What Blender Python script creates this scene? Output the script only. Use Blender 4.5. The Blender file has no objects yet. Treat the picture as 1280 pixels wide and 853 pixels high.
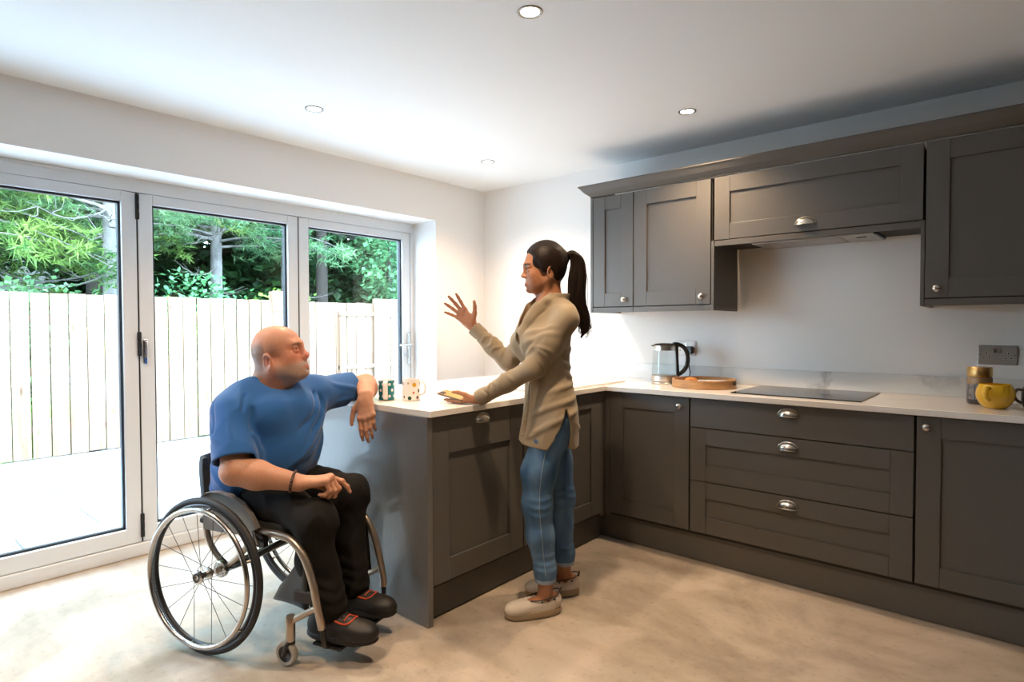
import bpy, bmesh, math, random
import numpy as np
from mathutils import Vector, Matrix

SC = bpy.context.scene
COL = SC.collection
PI = math.pi


# ------------------------------------------------------------------ mesh helpers
class MB:
    """collects shapes; build() links them as ONE mesh object"""

    def __init__(self):
        self.v, self.f, self.m = [], [], []

    def add(self, verts, faces, mat=0):
        o = len(self.v)
        self.v.extend([tuple(map(float, p)) for p in verts])
        for f in faces:
            self.f.append(tuple(i + o for i in f))
            self.m.append(mat)
        return self

    def box(self, x0, x1, y0, y1, z0, z1, mat=0):
        if x0 > x1: x0, x1 = x1, x0
        if y0 > y1: y0, y1 = y1, y0
        if z0 > z1: z0, z1 = z1, z0
        v = [(x0, y0, z0), (x1, y0, z0), (x1, y1, z0), (x0, y1, z0), (x0, y0, z1), (x1, y0, z1), (x1, y1, z1), (x0, y1, z1)]
        f = [(0, 3, 2, 1), (4, 5, 6, 7), (0, 1, 5, 4), (1, 2, 6, 5), (2, 3, 7, 6), (3, 0, 4, 7)]
        return self.add(v, f, mat)

    def prism(self, poly, axis, a, b, mat=0):
        """poly: 2-D outline (ccw) extruded along axis from a to b"""
        n = len(poly)
        def P(u, w, t):
            return {'x': (t, u, w), 'y': (u, t, w), 'z': (u, w, t)}[axis]
        v = [P(u, w, a) for u, w in poly] + [P(u, w, b) for u, w in poly]
        f = [tuple(range(n))[::-1], tuple(range(n, 2 * n))]
        f += [(i, (i + 1) % n, n + (i + 1) % n, n + i) for i in range(n)]
        return self.add(v, f, mat)

    def lathe(self, prof, n=48, c=(0, 0, 0), mat=0, frame=None, matfn=None, caps=True):
        """prof: (r, z) list turned about z (or the third axis of frame)"""
        verts, faces, mats = [], [], []
        for r, z in prof:
            for k in range(n):
                a = 2 * PI * k / n
                verts.append((r * math.cos(a), r * math.sin(a), z))
        for i in range(len(prof) - 1):
            for k in range(n):
                k2 = (k + 1) % n
                faces.append((i * n + k, i * n + k2, (i + 1) * n + k2, (i + 1) * n + k))
                mats.append(matfn(2 * PI * (k + .5) / n, (prof[i][0] + prof[i + 1][0]) / 2, (prof[i][1] + prof[i + 1][1]) / 2, i) if matfn else mat)
        if caps and prof[0][0] > 1e-6:
            faces.append(tuple(range(n))[::-1]); mats.append(mat if not matfn else 0)
        if caps and prof[-1][0] > 1e-6:
            o = (len(prof) - 1) * n
            faces.append(tuple(range(o, o + n))); mats.append(mat if not matfn else 0)
        if frame is not None:
            verts = [tuple(frame @ Vector(p)) for p in verts]
        o = len(self.v)
        self.v.extend([(p[0] + c[0], p[1] + c[1], p[2] + c[2]) for p in verts])
        self.f.extend([tuple(i + o for i in f) for f in faces])
        self.m.extend(mats)
        return self

    def tube(self, pts, r, n=12, closed=False, mat=0, smooth=0, squash=1.0, up=None):
        pts = [Vector(p) for p in pts]
        rr = r if isinstance(r, (list, tuple)) else [r] * len(pts)
        if smooth:
            pts, rr = spline(pts, rr, smooth, closed)
        m = len(pts)
        tang = []
        for i in range(m):
            if closed:
                t = pts[(i + 1) % m] - pts[i - 1]
            else:
                t = pts[min(i + 1, m - 1)] - pts[max(i - 1, 0)]
            tang.append(t.normalized() if t.length > 1e-9 else Vector((0, 0, 1)))
        a = Vector(up) if up else Vector((0, 0, 1))
        if abs(tang[0].dot(a)) > .95:
            a = Vector((1, 0, 0))
        nrm = (a - tang[0] * a.dot(tang[0])).normalized()
        verts = []
        for i in range(m):
            nrm = (nrm - tang[i] * nrm.dot(tang[i])).normalized()
            bi = tang[i].cross(nrm)
            for k in range(n):
                t = 2 * PI * k / n
                verts.append(tuple(pts[i] + (nrm * math.cos(t) + bi * math.sin(t) * squash) * rr[i]))
        faces = []
        for i in range(m if closed else m - 1):
            j = (i + 1) % m
            for k in range(n):
                k2 = (k + 1) % n
                faces.append((i * n + k, i * n + k2, j * n + k2, j * n + k))
        if not closed:
            faces.append(tuple(range(n))[::-1])
            faces.append(tuple(range((m - 1) * n, m * n)))
        return self.add(verts, faces, mat)

    def ring(self, R, r, c=(0, 0, 0), frame=None, n=96, m=12, mat=0, ry=None):
        """torus about z (or third axis of frame); ry = tube half-size along the axis"""
        ry = ry or r
        verts, faces = [], []
        for i in range(n):
            a = 2 * PI * i / n
            for k in range(m):
                b = 2 * PI * k / m
                q = R + r * math.cos(b)
                verts.append(Vector((q * math.cos(a), q * math.sin(a), ry * math.sin(b))))
        for i in range(n):
            j = (i + 1) % n
            for k in range(m):
                k2 = (k + 1) % m
                faces.append((i * m + k, j * m + k, j * m + k2, i * m + k2))
        if frame is not None:
            verts = [frame @ p for p in verts]
        return self.add([p + Vector(c) for p in verts], faces, mat)

    def ell(self, c, rad, n=24, m=14, frame=None, mat=0):
        verts, faces = [], []
        for i in range(m + 1):
            t = PI * i / m
            for k in range(n):
                a = 2 * PI * k / n
                p = Vector((rad[0] * math.sin(t) * math.cos(a), rad[1] * math.sin(t) * math.sin(a), rad[2] * math.cos(t)))
                if frame is not None: p = frame @ p
                verts.append(p + Vector(c))
        for i in range(m):
            for k in range(n):
                k2 = (k + 1) % n
                faces.append((i * n + k, (i + 1) * n + k, (i + 1) * n + k2, i * n + k2))
        return self.add(verts, faces, mat)

    def build(self, name, mats, parent=None, smooth=None, bevel=0, seg=2, origin=None, subsurf=0):
        """origin: world point taken as the local origin (verts given in world space)"""
        vs = self.v
        if origin is not None:
            vs = [(p[0] - origin[0], p[1] - origin[1], p[2] - origin[2]) for p in vs]
        me = bpy.data.meshes.new(name)
        me.from_pydata(vs, [], self.f)
        if not isinstance(mats, (list, tuple)): mats = [mats]
        for m in mats: me.materials.append(m)
        if len(mats) > 1:
            me.polygons.foreach_set('material_index', self.m)
        bm = bmesh.new(); bm.from_mesh(me)
        bmesh.ops.remove_doubles(bm, verts=bm.verts, dist=1e-6)
        bmesh.ops.recalc_face_normals(bm, faces=bm.faces)
        bm.to_mesh(me); bm.free()
        o = bpy.data.objects.new(name, me)
        COL.objects.link(o)
        if parent is not None: o.parent = parent
        if smooth is not None:
            shade(me, smooth)
        if bevel:
            b = o.modifiers.new('bevel', 'BEVEL'); b.width = bevel; b.segments = seg
            b.limit_method = 'ANGLE'; b.angle_limit = math.radians(40)
            b.harden_normals = False
        if subsurf:
            s = o.modifiers.new('sub', 'SUBSURF'); s.levels = subsurf; s.render_levels = subsurf
        return o


def shade(me, angle=40):
    me.polygons.foreach_set('use_smooth', [True] * len(me.polygons))
    try:
        me.set_sharp_from_angle(angle=math.radians(angle))
    except Exception:
        pass


def spline(pts, rr, sub, closed=False):
    """Catmull-Rom through pts"""
    m = len(pts); op, orr = [], []
    rng = range(m if closed else m - 1)
    for i in rng:
        if closed:
            a, b, c, d = pts[i - 1], pts[i], pts[(i + 1) % m], pts[(i + 2) % m]
            r0, r1 = rr[i], rr[(i + 1) % m]
        else:
            b, c = pts[i], pts[i + 1]
            a = pts[i - 1] if i > 0 else b * 2 - c
            d = pts[i + 2] if i + 2 < m else c * 2 - b
            r0, r1 = rr[i], rr[i + 1]
        for k in range(sub):
            t = k / sub
            op.append(.5 * ((2 * b) + (c - a) * t + (2 * a - 5 * b + 4 * c - d) * t * t + (3 * b - a - 3 * c + d) * t ** 3))
            orr.append(r0 + (r1 - r0) * t)
    if not closed:
        op.append(pts[-1]); orr.append(rr[-1])
    return op, orr


def tag(o, label=None, cat=None, group=None, kind=None):
    if label: o['label'] = label
    if cat: o['category'] = cat
    if group: o['group'] = group
    if kind: o['kind'] = kind
    return o


def thing(name, label, cat, loc=(0, 0, 0), rz=0, group=None):
    o = bpy.data.objects.new(name, None)
    o.empty_display_size = .05
    COL.objects.link(o)
    o.location = loc; o.rotation_euler = (0, 0, rz)
    return tag(o, label, cat, group)


def kids(o):
    return [c for c in bpy.data.objects if c.parent == o]


def copy_tree(o, parent=None):
    c = o.copy(); COL.objects.link(c)
    if parent is not None: c.parent = parent
    for ch in kids(o): copy_tree(ch, c)
    return c


# ------------------------------------------------------------------ materials
def lin(c):
    """sRGB 0-255 -> linear"""
    out = []
    for x in c:
        x = x / 255
        out.append(x / 12.92 if x <= .04045 else ((x + .055) / 1.055) ** 2.4)
    return tuple(out) + (1,)


def mat(name, color, rough=.5, metal=0, spec=.5, bump=None, vary=None, trans=0, coat=0, sheen=0, sss=0):
    """bump: (scale, strength, stretch xyz)   vary: (scale, amount, stretch) colour mottling of the thing itself"""
    m = bpy.data.materials.new(name); m.use_nodes = True
    nt = m.node_tree; N = nt.nodes; L = nt.links
    b = N['Principled BSDF']
    c = color if len(color) == 4 else tuple(color) + (1,)
    b.inputs['Base Color'].default_value = c
    b.inputs['Roughness'].default_value = rough
    b.inputs['Metallic'].default_value = metal
    b.inputs['Specular IOR Level'].default_value = spec
    if coat: b.inputs['Coat Weight'].default_value = coat
    if sheen:
        b.inputs['Sheen Weight'].default_value = sheen
        b.inputs['Sheen Roughness'].default_value = .5
    if sss:
        b.inputs['Subsurface Weight'].default_value = sss
        b.inputs['Subsurface Radius'].default_value = (.9, .35, .18)
        b.inputs['Subsurface Scale'].default_value = .008
    if bump or vary:
        tc = N.new('ShaderNodeTexCoord')
    if vary:
        mp = N.new('ShaderNodeMapping'); mp.inputs['Scale'].default_value = vary[2] if len(vary) > 2 else (1, 1, 1)
        L.new(tc.outputs['Object'], mp.inputs['Vector'])
        n = N.new('ShaderNodeTexNoise'); n.inputs['Scale'].default_value = vary[0]; n.inputs['Detail'].default_value = 6
        L.new(mp.outputs[0], n.inputs['Vector'])
        r = N.new('ShaderNodeValToRGB'); a = vary[1]
        r.color_ramp.elements[0].position = .3; r.color_ramp.elements[1].position = .7
        r.color_ramp.elements[0].color = tuple(x * (1 - a) for x in c[:3]) + (1,)
        r.color_ramp.elements[1].color = tuple(min(1, x * (1 + a)) for x in c[:3]) + (1,)
        L.new(n.outputs['Fac'], r.inputs['Fac'])
        L.new(r.outputs['Color'], b.inputs['Base Color'])
    if bump:
        mp2 = N.new('ShaderNodeMapping'); mp2.inputs['Scale'].default_value = bump[2] if len(bump) > 2 else (1, 1, 1)
        L.new(tc.outputs['Object'], mp2.inputs['Vector'])
        n2 = N.new('ShaderNodeTexNoise'); n2.inputs['Scale'].default_value = bump[0]; n2.inputs['Detail'].default_value = 4
        L.new(mp2.outputs[0], n2.inputs['Vector'])
        bp = N.new('ShaderNodeBump'); bp.inputs['Strength'].default_value = bump[1]; bp.inputs['Distance'].default_value = .002
        L.new(n2.outputs['Fac'], bp.inputs['Height'])
        L.new(bp.outputs[0], b.inputs['Normal'])
    return m


def glass_mat(name, tint=(1, 1, 1, 1), ior=1.5):
    """clear pane: see-through with a fresnel reflection"""
    m = bpy.data.materials.new(name); m.use_nodes = True
    nt = m.node_tree; N = nt.nodes; L = nt.links
    for n in list(N): N.remove(n)
    out = N.new('ShaderNodeOutputMaterial')
    tr = N.new('ShaderNodeBsdfTransparent'); tr.inputs[0].default_value = tint
    gl = N.new('ShaderNodeBsdfGlossy'); gl.inputs['Roughness'].default_value = 0.0
    fr = N.new('ShaderNodeFresnel'); fr.inputs['IOR'].default_value = ior
    ge = N.new('ShaderNodeNewGeometry'); ma = N.new('ShaderNodeMath'); ma.operation = 'MULTIPLY_ADD'   # same ior from either face
    ma.inputs[1].default_value = 1 / ior - ior; ma.inputs[2].default_value = ior
    L.new(ge.outputs['Backfacing'], ma.inputs[0]); L.new(ma.outputs[0], fr.inputs['IOR'])
    mx = N.new('ShaderNodeMixShader')
    L.new(fr.outputs[0], mx.inputs[0]); L.new(tr.outputs[0], mx.inputs[1]); L.new(gl.outputs[0], mx.inputs[2])
    L.new(mx.outputs[0], out.inputs[0])
    return m


def emit_mat(name, color, strength):
    m = bpy.data.materials.new(name); m.use_nodes = True
    b = m.node_tree.nodes['Principled BSDF']
    b.inputs['Base Color'].default_value = (.8, .8, .8, 1)
    b.inputs['Emission Color'].default_value = tuple(color) + (1,)
    b.inputs['Emission Strength'].default_value = strength
    return m

M = {}
M['wall'] = mat('wall_paint', (.86, .85, .84), .9, spec=.2, bump=(90, .08))
M['ceil'] = mat('ceiling_paint', (.86, .88, .89), .95, spec=.15)
M['bounce_cut'] = mat('bounce_cut_paint', (.16, .145, .13), .9, spec=.2)  # dark tone added to the unseen walls to cut bounce light
M['upvc'] = mat('white_frame', (.74, .77, .80), .35, spec=.4)
M['seal'] = mat('black_seal', (.008, .009, .011), .55)
M['spacer'] = mat('glazing_spacer', (.016, .022, .03), .4)
M['pane'] = glass_mat('window_glass', (.94, .965, .96, 1))
M['cab'] = mat('grey_painted_wood', (.104, .098, .091), .42, spec=.45, bump=(70, .10, (14, 14, 1)))
M['cab_h'] = mat('grey_painted_wood_across', (.104, .098, .091), .42, spec=.45, bump=(70, .10, (1, 14, 14)))
M['carcass'] = mat('gap_shade_board', (.035, .033, .031), .6, spec=.3)  # carcass colour darkened so the gaps round the doors read as shade
M['panelgrain'] = mat('grey_grained_panel', (.125, .124, .122), .40, spec=.8, coat=.35, bump=(55, .28, (16, 16, .8)), vary=(30, .10, (10, 10, .6)))
M['nickel'] = mat('brushed_nickel', (.62, .60, .57), .27, metal=1)
M['steel'] = mat('brushed_steel', (.58, .565, .54), .3, metal=1, bump=(120, .12, (1, 1, 30)))
M['socket'] = mat('satin_steel_plate', (.47, .45, .42), .42, metal=.75)
M['black'] = mat('black_plastic', (.012, .012, .013), .35)
M['hobglass'] = mat('black_ceramic_glass', (.012, .012, .013), .08, spec=.6)
M['sink'] = mat('white_ceramic', (.83, .82, .80), .12, coat=.5)
M['hood'] = mat('hood_silver', (.50, .49, .47), .35, metal=.7)


def worktop_mat(name, base=(.80, .775, .74), vein=(.46, .45, .44), amount=1.0, scale=1.0):
    m = mat(name, base, .16, spec=.5)
    nt = m.node_tree; N = nt.nodes; L = nt.links; b = N['Principled BSDF']
    tc = N.new('ShaderNodeTexCoord')
    n0 = N.new('ShaderNodeTexNoise'); n0.inputs['Scale'].default_value = 2.2 * scale; n0.inputs['Detail'].default_value = 5
    L.new(tc.outputs['Object'], n0.inputs['Vector'])
    mixv = N.new('ShaderNodeMixRGB'); mixv.inputs[0].default_value = .42
    L.new(tc.outputs['Object'], mixv.inputs[1]); L.new(n0.outputs['Color'], mixv.inputs[2])
    v = N.new('ShaderNodeTexVoronoi'); v.feature = 'DISTANCE_TO_EDGE'; v.inputs['Scale'].default_value = 1.9 * scale
    L.new(mixv.outputs[0], v.inputs['Vector'])
    r = N.new('ShaderNodeValToRGB')
    r.color_ramp.elements[0].position = 0.0; r.color_ramp.elements[0].color = (1, 1, 1, 1)
    r.color_ramp.elements[1].position = .022; r.color_ramp.elements[1].color = (0, 0, 0, 1)
    L.new(v.outputs['Distance'], r.inputs['Fac'])
    n1 = N.new('ShaderNodeTexNoise'); n1.inputs['Scale'].default_value = 3.1 * scale
    L.new(tc.outputs['Object'], n1.inputs['Vector'])
    r1 = N.new('ShaderNodeValToRGB'); r1.color_ramp.elements[0].position = .45; r1.color_ramp.elements[1].position = .65
    L.new(n1.outputs['Fac'], r1.inputs['Fac'])
    mu = N.new('ShaderNodeMath'); mu.operation = 'MULTIPLY'
    L.new(r.outputs['Color'], mu.inputs[0]); L.new(r1.outputs['Color'], mu.inputs[1])
    mu2 = N.new('ShaderNodeMath'); mu2.operation = 'MULTIPLY'; mu2.inputs[1].default_value = .55 * amount
    L.new(mu.outputs[0], mu2.inputs[0])
    mx = N.new('ShaderNodeMixRGB'); mx.inputs[1].default_value = tuple(base) + (1,); mx.inputs[2].default_value = tuple(vein) + (1,)
    L.new(mu2.outputs[0], mx.inputs[0]); L.new(mx.outputs[0], b.inputs['Base Color'])
    return m


M['worktop'] = worktop_mat('white_quartz', amount=.5)
M['upstand'] = worktop_mat('veined_quartz', base=(.70, .70, .69), vein=(.34, .34, .34), amount=1.2)


def concrete():
    m = mat('concrete', (.5, .44, .37), .42, spec=.5)
    nt = m.node_tree; N = nt.nodes; L = nt.links; b = N['Principled BSDF']
    tc = N.new('ShaderNodeTexCoord')
    n = N.new('ShaderNodeTexNoise'); n.inputs['Scale'].default_value = 1.7; n.inputs['Detail'].default_value = 9; n.inputs['Roughness'].default_value = .62
    n.inputs['Distortion'].default_value = .6
    L.new(tc.outputs['Object'], n.inputs['Vector'])
    r = N.new('ShaderNodeValToRGB'); e = r.color_ramp.elements
    e[0].position = .30; e[0].color = (.27, .22, .17, 1)
    e[1].position = .70; e[1].color = (.52, .445, .365, 1)
    x = e.new(.48); x.color = (.385, .325, .26, 1)
    x = e.new(.56); x.color = (.465, .395, .32, 1)
    L.new(n.outputs['Fac'], r.inputs['Fac'])
    n2 = N.new('ShaderNodeTexNoise'); n2.inputs['Scale'].default_value = 38; n2.inputs['Detail'].default_value = 5
    L.new(tc.outputs['Object'], n2.inputs['Vector'])
    r2 = N.new('ShaderNodeValToRGB'); r2.color_ramp.elements[0].position = .27; r2.color_ramp.elements[0].color = (.55, .5, .45, 1)
    r2.color_ramp.elements[1].position = .42; r2.color_ramp.elements[1].color = (1, 1, 1, 1)
    L.new(n2.outputs['Fac'], r2.inputs['Fac'])
    mx = N.new('ShaderNodeMixRGB'); mx.blend_type = 'MULTIPLY'; mx.inputs[0].default_value = .45
    L.new(r.outputs['Color'], mx.inputs[1]); L.new(r2.outputs['Color'], mx.inputs[2])
    # hairline trowel marks
    mp = N.new('ShaderNodeMapping'); mp.inputs['Scale'].default_value = (1.2, 4, 1); mp.inputs['Rotation'].default_value = (0, 0, .6)
    L.new(tc.outputs['Object'], mp.inputs['Vector'])
    n3 = N.new('ShaderNodeTexNoise'); n3.inputs['Scale'].default_value = 2.3; n3.inputs['Detail'].default_value = 6
    L.new(mp.outputs[0], n3.inputs['Vector'])
    r3 = N.new('ShaderNodeValToRGB'); r3.color_ramp.elements[0].position = .35; r3.color_ramp.elements[0].color = (.82, .79, .75, 1)
    r3.color_ramp.elements[1].position = .55; r3.color_ramp.elements[1].color = (1, 1, 1, 1)
    L.new(n3.outputs['Fac'], r3.inputs['Fac'])
    mx2 = N.new('ShaderNodeMixRGB'); mx2.blend_type = 'MULTIPLY'; mx2.inputs[0].default_value = .7
    L.new(mx.outputs[0], mx2.inputs[1]); L.new(r3.outputs['Color'], mx2.inputs[2])
    L.new(mx2.outputs[0], b.inputs['Base Color'])
    bp = N.new('ShaderNodeBump'); bp.inputs['Strength'].default_value = .18; bp.inputs['Distance'].default_value = .004
    L.new(n2.outputs['Fac'], bp.inputs['Height']); L.new(bp.outputs[0], b.inputs['Normal'])
    return m


M['concrete'] = concrete()

# ------------------------------------------------------------------ the room
H = 2.456
RX, RY = 7.6, -8.6          # room reaches x 0..RX, y RY..0
XF = -.278                  # inner face of the door frame
OY0, OY1, OZ = -.552, -4.56, 2.141   # plaster opening in the left wall


def struct(name, mb, m, bevel=0, **k):
    return tag(mb.build(name, m, bevel=bevel, **k), kind='structure')


struct('floor', MB().box(-.36, RX + .2, RY - .2, .2, -.12, 0), M['concrete'])
struct('ceiling', MB().box(-.36, RX + .2, RY - .2, .2, H, H + .12), M['ceil'])
struct('wall_back', MB().box(-.36, RX + .2, 0, .2, 0, H), M['wall'])
struct('wall_left', MB().box(-.36, 0, OY0, 0, 0, H).box(-.36, 0, OY1, OY0, OZ, H).box(-.36, 0, RY - .2, OY1, 0, H), M['wall'])
struct('wall_right', MB().box(RX, RX + .2, RY, 0, 0, H), M['bounce_cut'])
struct('wall_front', MB().box(0, RX, RY - .2, RY, 0, H), M['bounce_cut'])

# ---- bifold doors: outer frame, sill, trickle vents
fr = MB()
fr.box(XF - .07, XF, OY1, OY0, 2.066, OZ)
fr.box(XF - .07, XF, OY0 - .030, OY0, .076, 2.066)
fr.box(XF - .07, XF, OY1, OY1 + .030, .076, 2.066)
trim = struct('trim_1', fr, M['upvc'], bevel=.003)
sl = MB().box(XF - .08, XF + .008, OY1, OY0, 0, .074)
sill = struct('trim_2', sl, M['upvc'], bevel=.006)
for a, b in ((-3.45, -2.83), (-1.249, -.862)):
    v = MB().box(XF, XF + .007, a, b, 2.121, 2.139)
    v.build('trickle_vent', M['upvc'], trim, bevel=.002)

SW = .984                    # leaf pitch
leaf_edges = [(-.583 - SW * k, -.583 - SW * (k + 1)) for k in range(4)]
hinge_at = {1: True}
for k, (ya, yb) in enumerate(leaf_edges):
    y1, y0 = ya - .004, yb + .004
    root = bpy.data.objects.new('door_%d' % (k + 1), None); COL.objects.link(root)
    root.location = (XF, (y0 + y1) / 2, .076)
    tag(root, kind='structure')
    og = root.location
    s = MB(); z0, z1 = .0785, 2.062; w = .074; tr, br = .055, .084
    d0, d1 = XF - .068, XF - .001
    s.box(d0, d1, y0, y0 + w, z0, z1).box(d0, d1, y1 - w, y1, z0, z1)
    s.box(d0, d1, y0 + w, y1 - w, z1 - tr, z1).box(d0, d1, y0 + w, y1 - w, z0, z0 + br)
    s.build('sash', M['upvc'], root, bevel=.004, origin=og)
    gy0, gy1, gz0, gz1 = y0 + w, y1 - w, z0 + br, z1 - tr
    sp = MB(); e0, e1 = XF - .052, XF - .022; t = .012
    sp.box(e0, e1, gy0, gy0 + t, gz0, gz1).box(e0, e1, gy1 - t, gy1, gz0, gz1)
    sp.box(e0, e1, gy0, gy1, gz1 - t, gz1).box(e0, e1, gy0, gy1, gz0, gz0 + t)
    sp.build('glazing_spacer', M['spacer'], root, origin=og)
    g = MB().box(XF - .030, XF - .026, gy0 + .002, gy1 - .002, gz0 + .002, gz1 - .002)
    g.build('glass_pane', M['pane'], root, origin=og)
    # black seal on the closing edge
    if k < 3:
        q = MB().box(XF - .06, XF - .004, yb - .0035, yb + .0035, z0, z1)
        q.build('seal', M['seal'], root, origin=og)
    if k == 1:
        for za, zb in ((1.914, 2.058), (1.142, 1.278), (.105, .24)):
            hb = MB().box(XF - .002, XF + .010, yb - .010, yb + .008, za, zb)
            for j in range(3):
                zz = za + (zb - za) * (j + .5) / 3
                hb.tube([(XF + .009, yb, zz - .018), (XF + .009, yb, zz + .018)], .0085, 10)
            hb.build('hinge', M['seal'], root, origin=og, bevel=.0015)
        hh = MB().box(XF - .001, XF + .006, yb + .018, yb + .040, 1.10, 1.235)
        hh.box(XF + .004, XF + .020, yb + .021, yb + .037, 1.135, 1.225)
        hh.build('flush_handle', M['nickel'], root, origin=og, bevel=.003)
        MB().box(XF + .004, XF + .016, yb + .024, yb + .035, 1.095, 1.13).build('key_barrel', mat('blue_key', (.03, .10, .30), .4), root, origin=og, bevel=.003)
    if k == 0:
        hp = MB().box(XF - .001, XF + .009, -.621, -.593, 1.0, 1.262)
        hp.build('handle_plate', M['nickel'], root, origin=og, bevel=.004)
        hl = MB().tube([(XF, -.607, 1.158), (XF + .045, -.607, 1.158), (XF + .055, -.617, 1.158), (XF + .055, -.735, 1.158)], .010, 12, smooth=0)
        hl.build('lever', M['nickel'], root, origin=og, smooth=50)
        MB().tube([(XF, -.607, 1.06), (XF + .014, -.607, 1.06)], .010, 16).build('key_cylinder', M['nickel'], root, origin=og, smooth=50)

# ---- downlights
M['lamp'] = emit_mat('lamp_lens', (1, .86, .66), 40)
M['ring'] = mat('satin_nickel_ring', (.30, .29, .28), .35, metal=1)
DL = [(2.137, -2.003, 'recessed downlight nearest the top edge of the photo', 1),
      (.668, -2.003, 'recessed downlight in front of the leftmost garden doors', 1),
      (2.137, -.664, 'recessed downlight in front of the grey wall cabinets', 1),
      (.668, -.664, 'recessed downlight closest to the corner of the two walls', 1),
      ]
first = None
for x, y, lab, vis in DL:
    if first is None:
        t = thing('recessed_downlight', lab, 'ceiling light', (x, y, H), 0, 'recessed downlights in the ceiling')
        rg = MB().lathe([(.034, .0), (.034, -.0015), (.038, -.0045), (.046, -.0035), (.0475, 0)], 48, caps=False)
        rg.build('bezel', M['ring'], t, smooth=50)
        MB().lathe([(.0, -.0012), (.034, -.0012)], 40, caps=False).build('lens', M['lamp'], t)
        first = t
    else:
        t = copy_tree(first); t.location = (x, y, H); t['label'] = lab
DLX = [(p[0], p[1]) for p in DL]
SPOT = []
for x, y in DLX + [(.668, -3.34), (2.137, -3.34)]:
    ld = bpy.data.lights.new('downlight_beam', 'SPOT')
    ld.energy = 90; ld.color = (1, .71, .45); ld.spot_size = math.radians(128); ld.spot_blend = 1
    ld.shadow_soft_size = .03
    lo = bpy.data.objects.new('downlight_beam', ld); COL.objects.link(lo)
    lo.location = (x, y, H - .012)
    SPOT.append(ld)

for x, y, lab in [(.668, -3.34, 'recessed downlight out of frame, over the left side of the room'), (2.137, -3.34, 'recessed downlight out of frame, over the middle of the room')]:
    t = copy_tree(first); t.location = (x, y, H); t['label'] = lab

# ------------------------------------------------------------------ kitchen
ZB, ZT = .170, .905          # base door bottom / top
ZW0, ZW1 = .9136, .9421      # worktop


def shaker(x0, x1, z0, z1, st=.088, rt=.088, rb=.088, y=0.0, th=.021):
    """framed door in front of y (towards -y): stiles, rails, recessed panel"""
    d = MB(); g = .0009
    d.box(x0, x0 + st - g, y - th, y, z0, z1)
    d.box(x1 - st + g, x1, y - th, y, z0, z1)
    d.box(x0 + st, x1 - st, y - th, y, z1 - rt, z1)
    d.box(x0 + st, x1 - st, y - th, y, z0, z0 + rb)
    d.box(x0 + st - .006, x1 - st + .006, y - th + .011, y - .002, z0 + rb - .006, z1 - rt + .006)
    return d


def slab(x0, x1, z0, z1, y=0.0, th=.021):
    return MB().box(x0, x1, y - th, y, z0, z1)


def knob_mb(x, z, y):
    fr = Matrix.Rotation(PI / 2, 3, 'X')     # z axis -> -y
    return MB().lathe([(.0, 0), (.010, 0), (.010, .002), (.0055, .004), (.0055, .013), (.012, .016), (.0165, .021), (.0165, .024), (.0135, .028), (.007, .0305), (.0, .031)],
                      28, c=(x, y, z), frame=fr)


def cup_mb(x, z, y, a=.049, b=.036, c=.027):
    """cup pull: quarter dome open below, with a flat flange"""
    m = MB(); nu, nv = 28, 10
    for sc in (1.0, .90):
        vs, fs = [], []
        for i in range(nu + 1):
            u = PI * i / nu
            for j in range(nv + 1):
                v = (PI / 2) * j / nv
                vs.append((x + a * sc * math.cos(u), y - c * sc * math.sin(u) * math.sin(v), z + b * sc * math.sin(u) * math.cos(v)))
        for i in range(nu):
            for j in range(nv):
                q = i * (nv + 1) + j
                fs.append((q, q + nv + 1, q + nv + 2, q + 1))
        m.add(vs, fs)
    # rolled lip and flange
    lip = [(x + a * .97 * math.cos(PI * i / nu), y - c * .97 * math.sin(PI * i / nu), z - .001) for i in range(nu + 1)]
    m.tube(lip, .0026, 8)
    fl = [(x + a * 1.03 * math.cos(PI * i / nu), y - .0015, z + b * 1.05 * math.sin(PI * i / nu)) for i in range(nu + 1)]
    m.tube(fl, .0034, 8)
    return m


def knob(parent, x, z, y=-.021):
    return knob_mb(x, z, y).build('knob', M['nickel'], parent, smooth=40)


def cup(parent, x, z, y=-.021):
    return cup_mb(x, z, y).build('cup_handle', M['nickel'], parent, smooth=45)


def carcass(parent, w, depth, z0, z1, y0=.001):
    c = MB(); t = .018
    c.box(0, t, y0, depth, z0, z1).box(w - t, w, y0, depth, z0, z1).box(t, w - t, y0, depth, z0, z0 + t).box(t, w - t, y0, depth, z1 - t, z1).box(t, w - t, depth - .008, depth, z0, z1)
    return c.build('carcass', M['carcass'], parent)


YD = -.584                  # carcass front of the back run (doors project 21 mm to -.605)
# corner base cabinet
t = thing('corner_cabinet', 'grey base cabinet with a round knob, in the inner corner of the worktop', 'cabinet', (1.622, YD, 0), 0, 'grey base cabinets')
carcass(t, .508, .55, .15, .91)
d = shaker(.003, .505, ZB, ZT).build('door', M['cab'], t, bevel=.0012)
knob(d, .453, .857)
MB().box(-.030, .0, -.020, .0, .15, .91).build('corner_post', M['cab'], t, bevel=.001)
# pan drawers under the hob
t = thing('drawer_cabinet', 'wide grey unit of three pan drawers beneath the black hob', 'drawer unit', (2.132, YD, 0), 0, 'grey base cabinets')
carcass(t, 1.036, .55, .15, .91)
for mb, z in ((slab(.004, 1.032, .749, ZT), .866), (shaker(.004, 1.032, .457, .743), .699), (shaker(.004, 1.032, ZB, .451), .4075)):
    d = mb.build('drawer', M['cab_h'], t, bevel=.0012)
    cup(d, .513, z - .012)
# right-hand base cabinet
t = thing('base_cabinet', 'dark grey base cabinet under the yellow mug at the right edge', 'cabinet', (3.170, YD, 0), 0, 'grey base cabinets')
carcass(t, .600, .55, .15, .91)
d = shaker(.004, .596, ZB, ZT).build('door', M['cab'], t, bevel=.0012)
knob(d, .040, .862)
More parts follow.
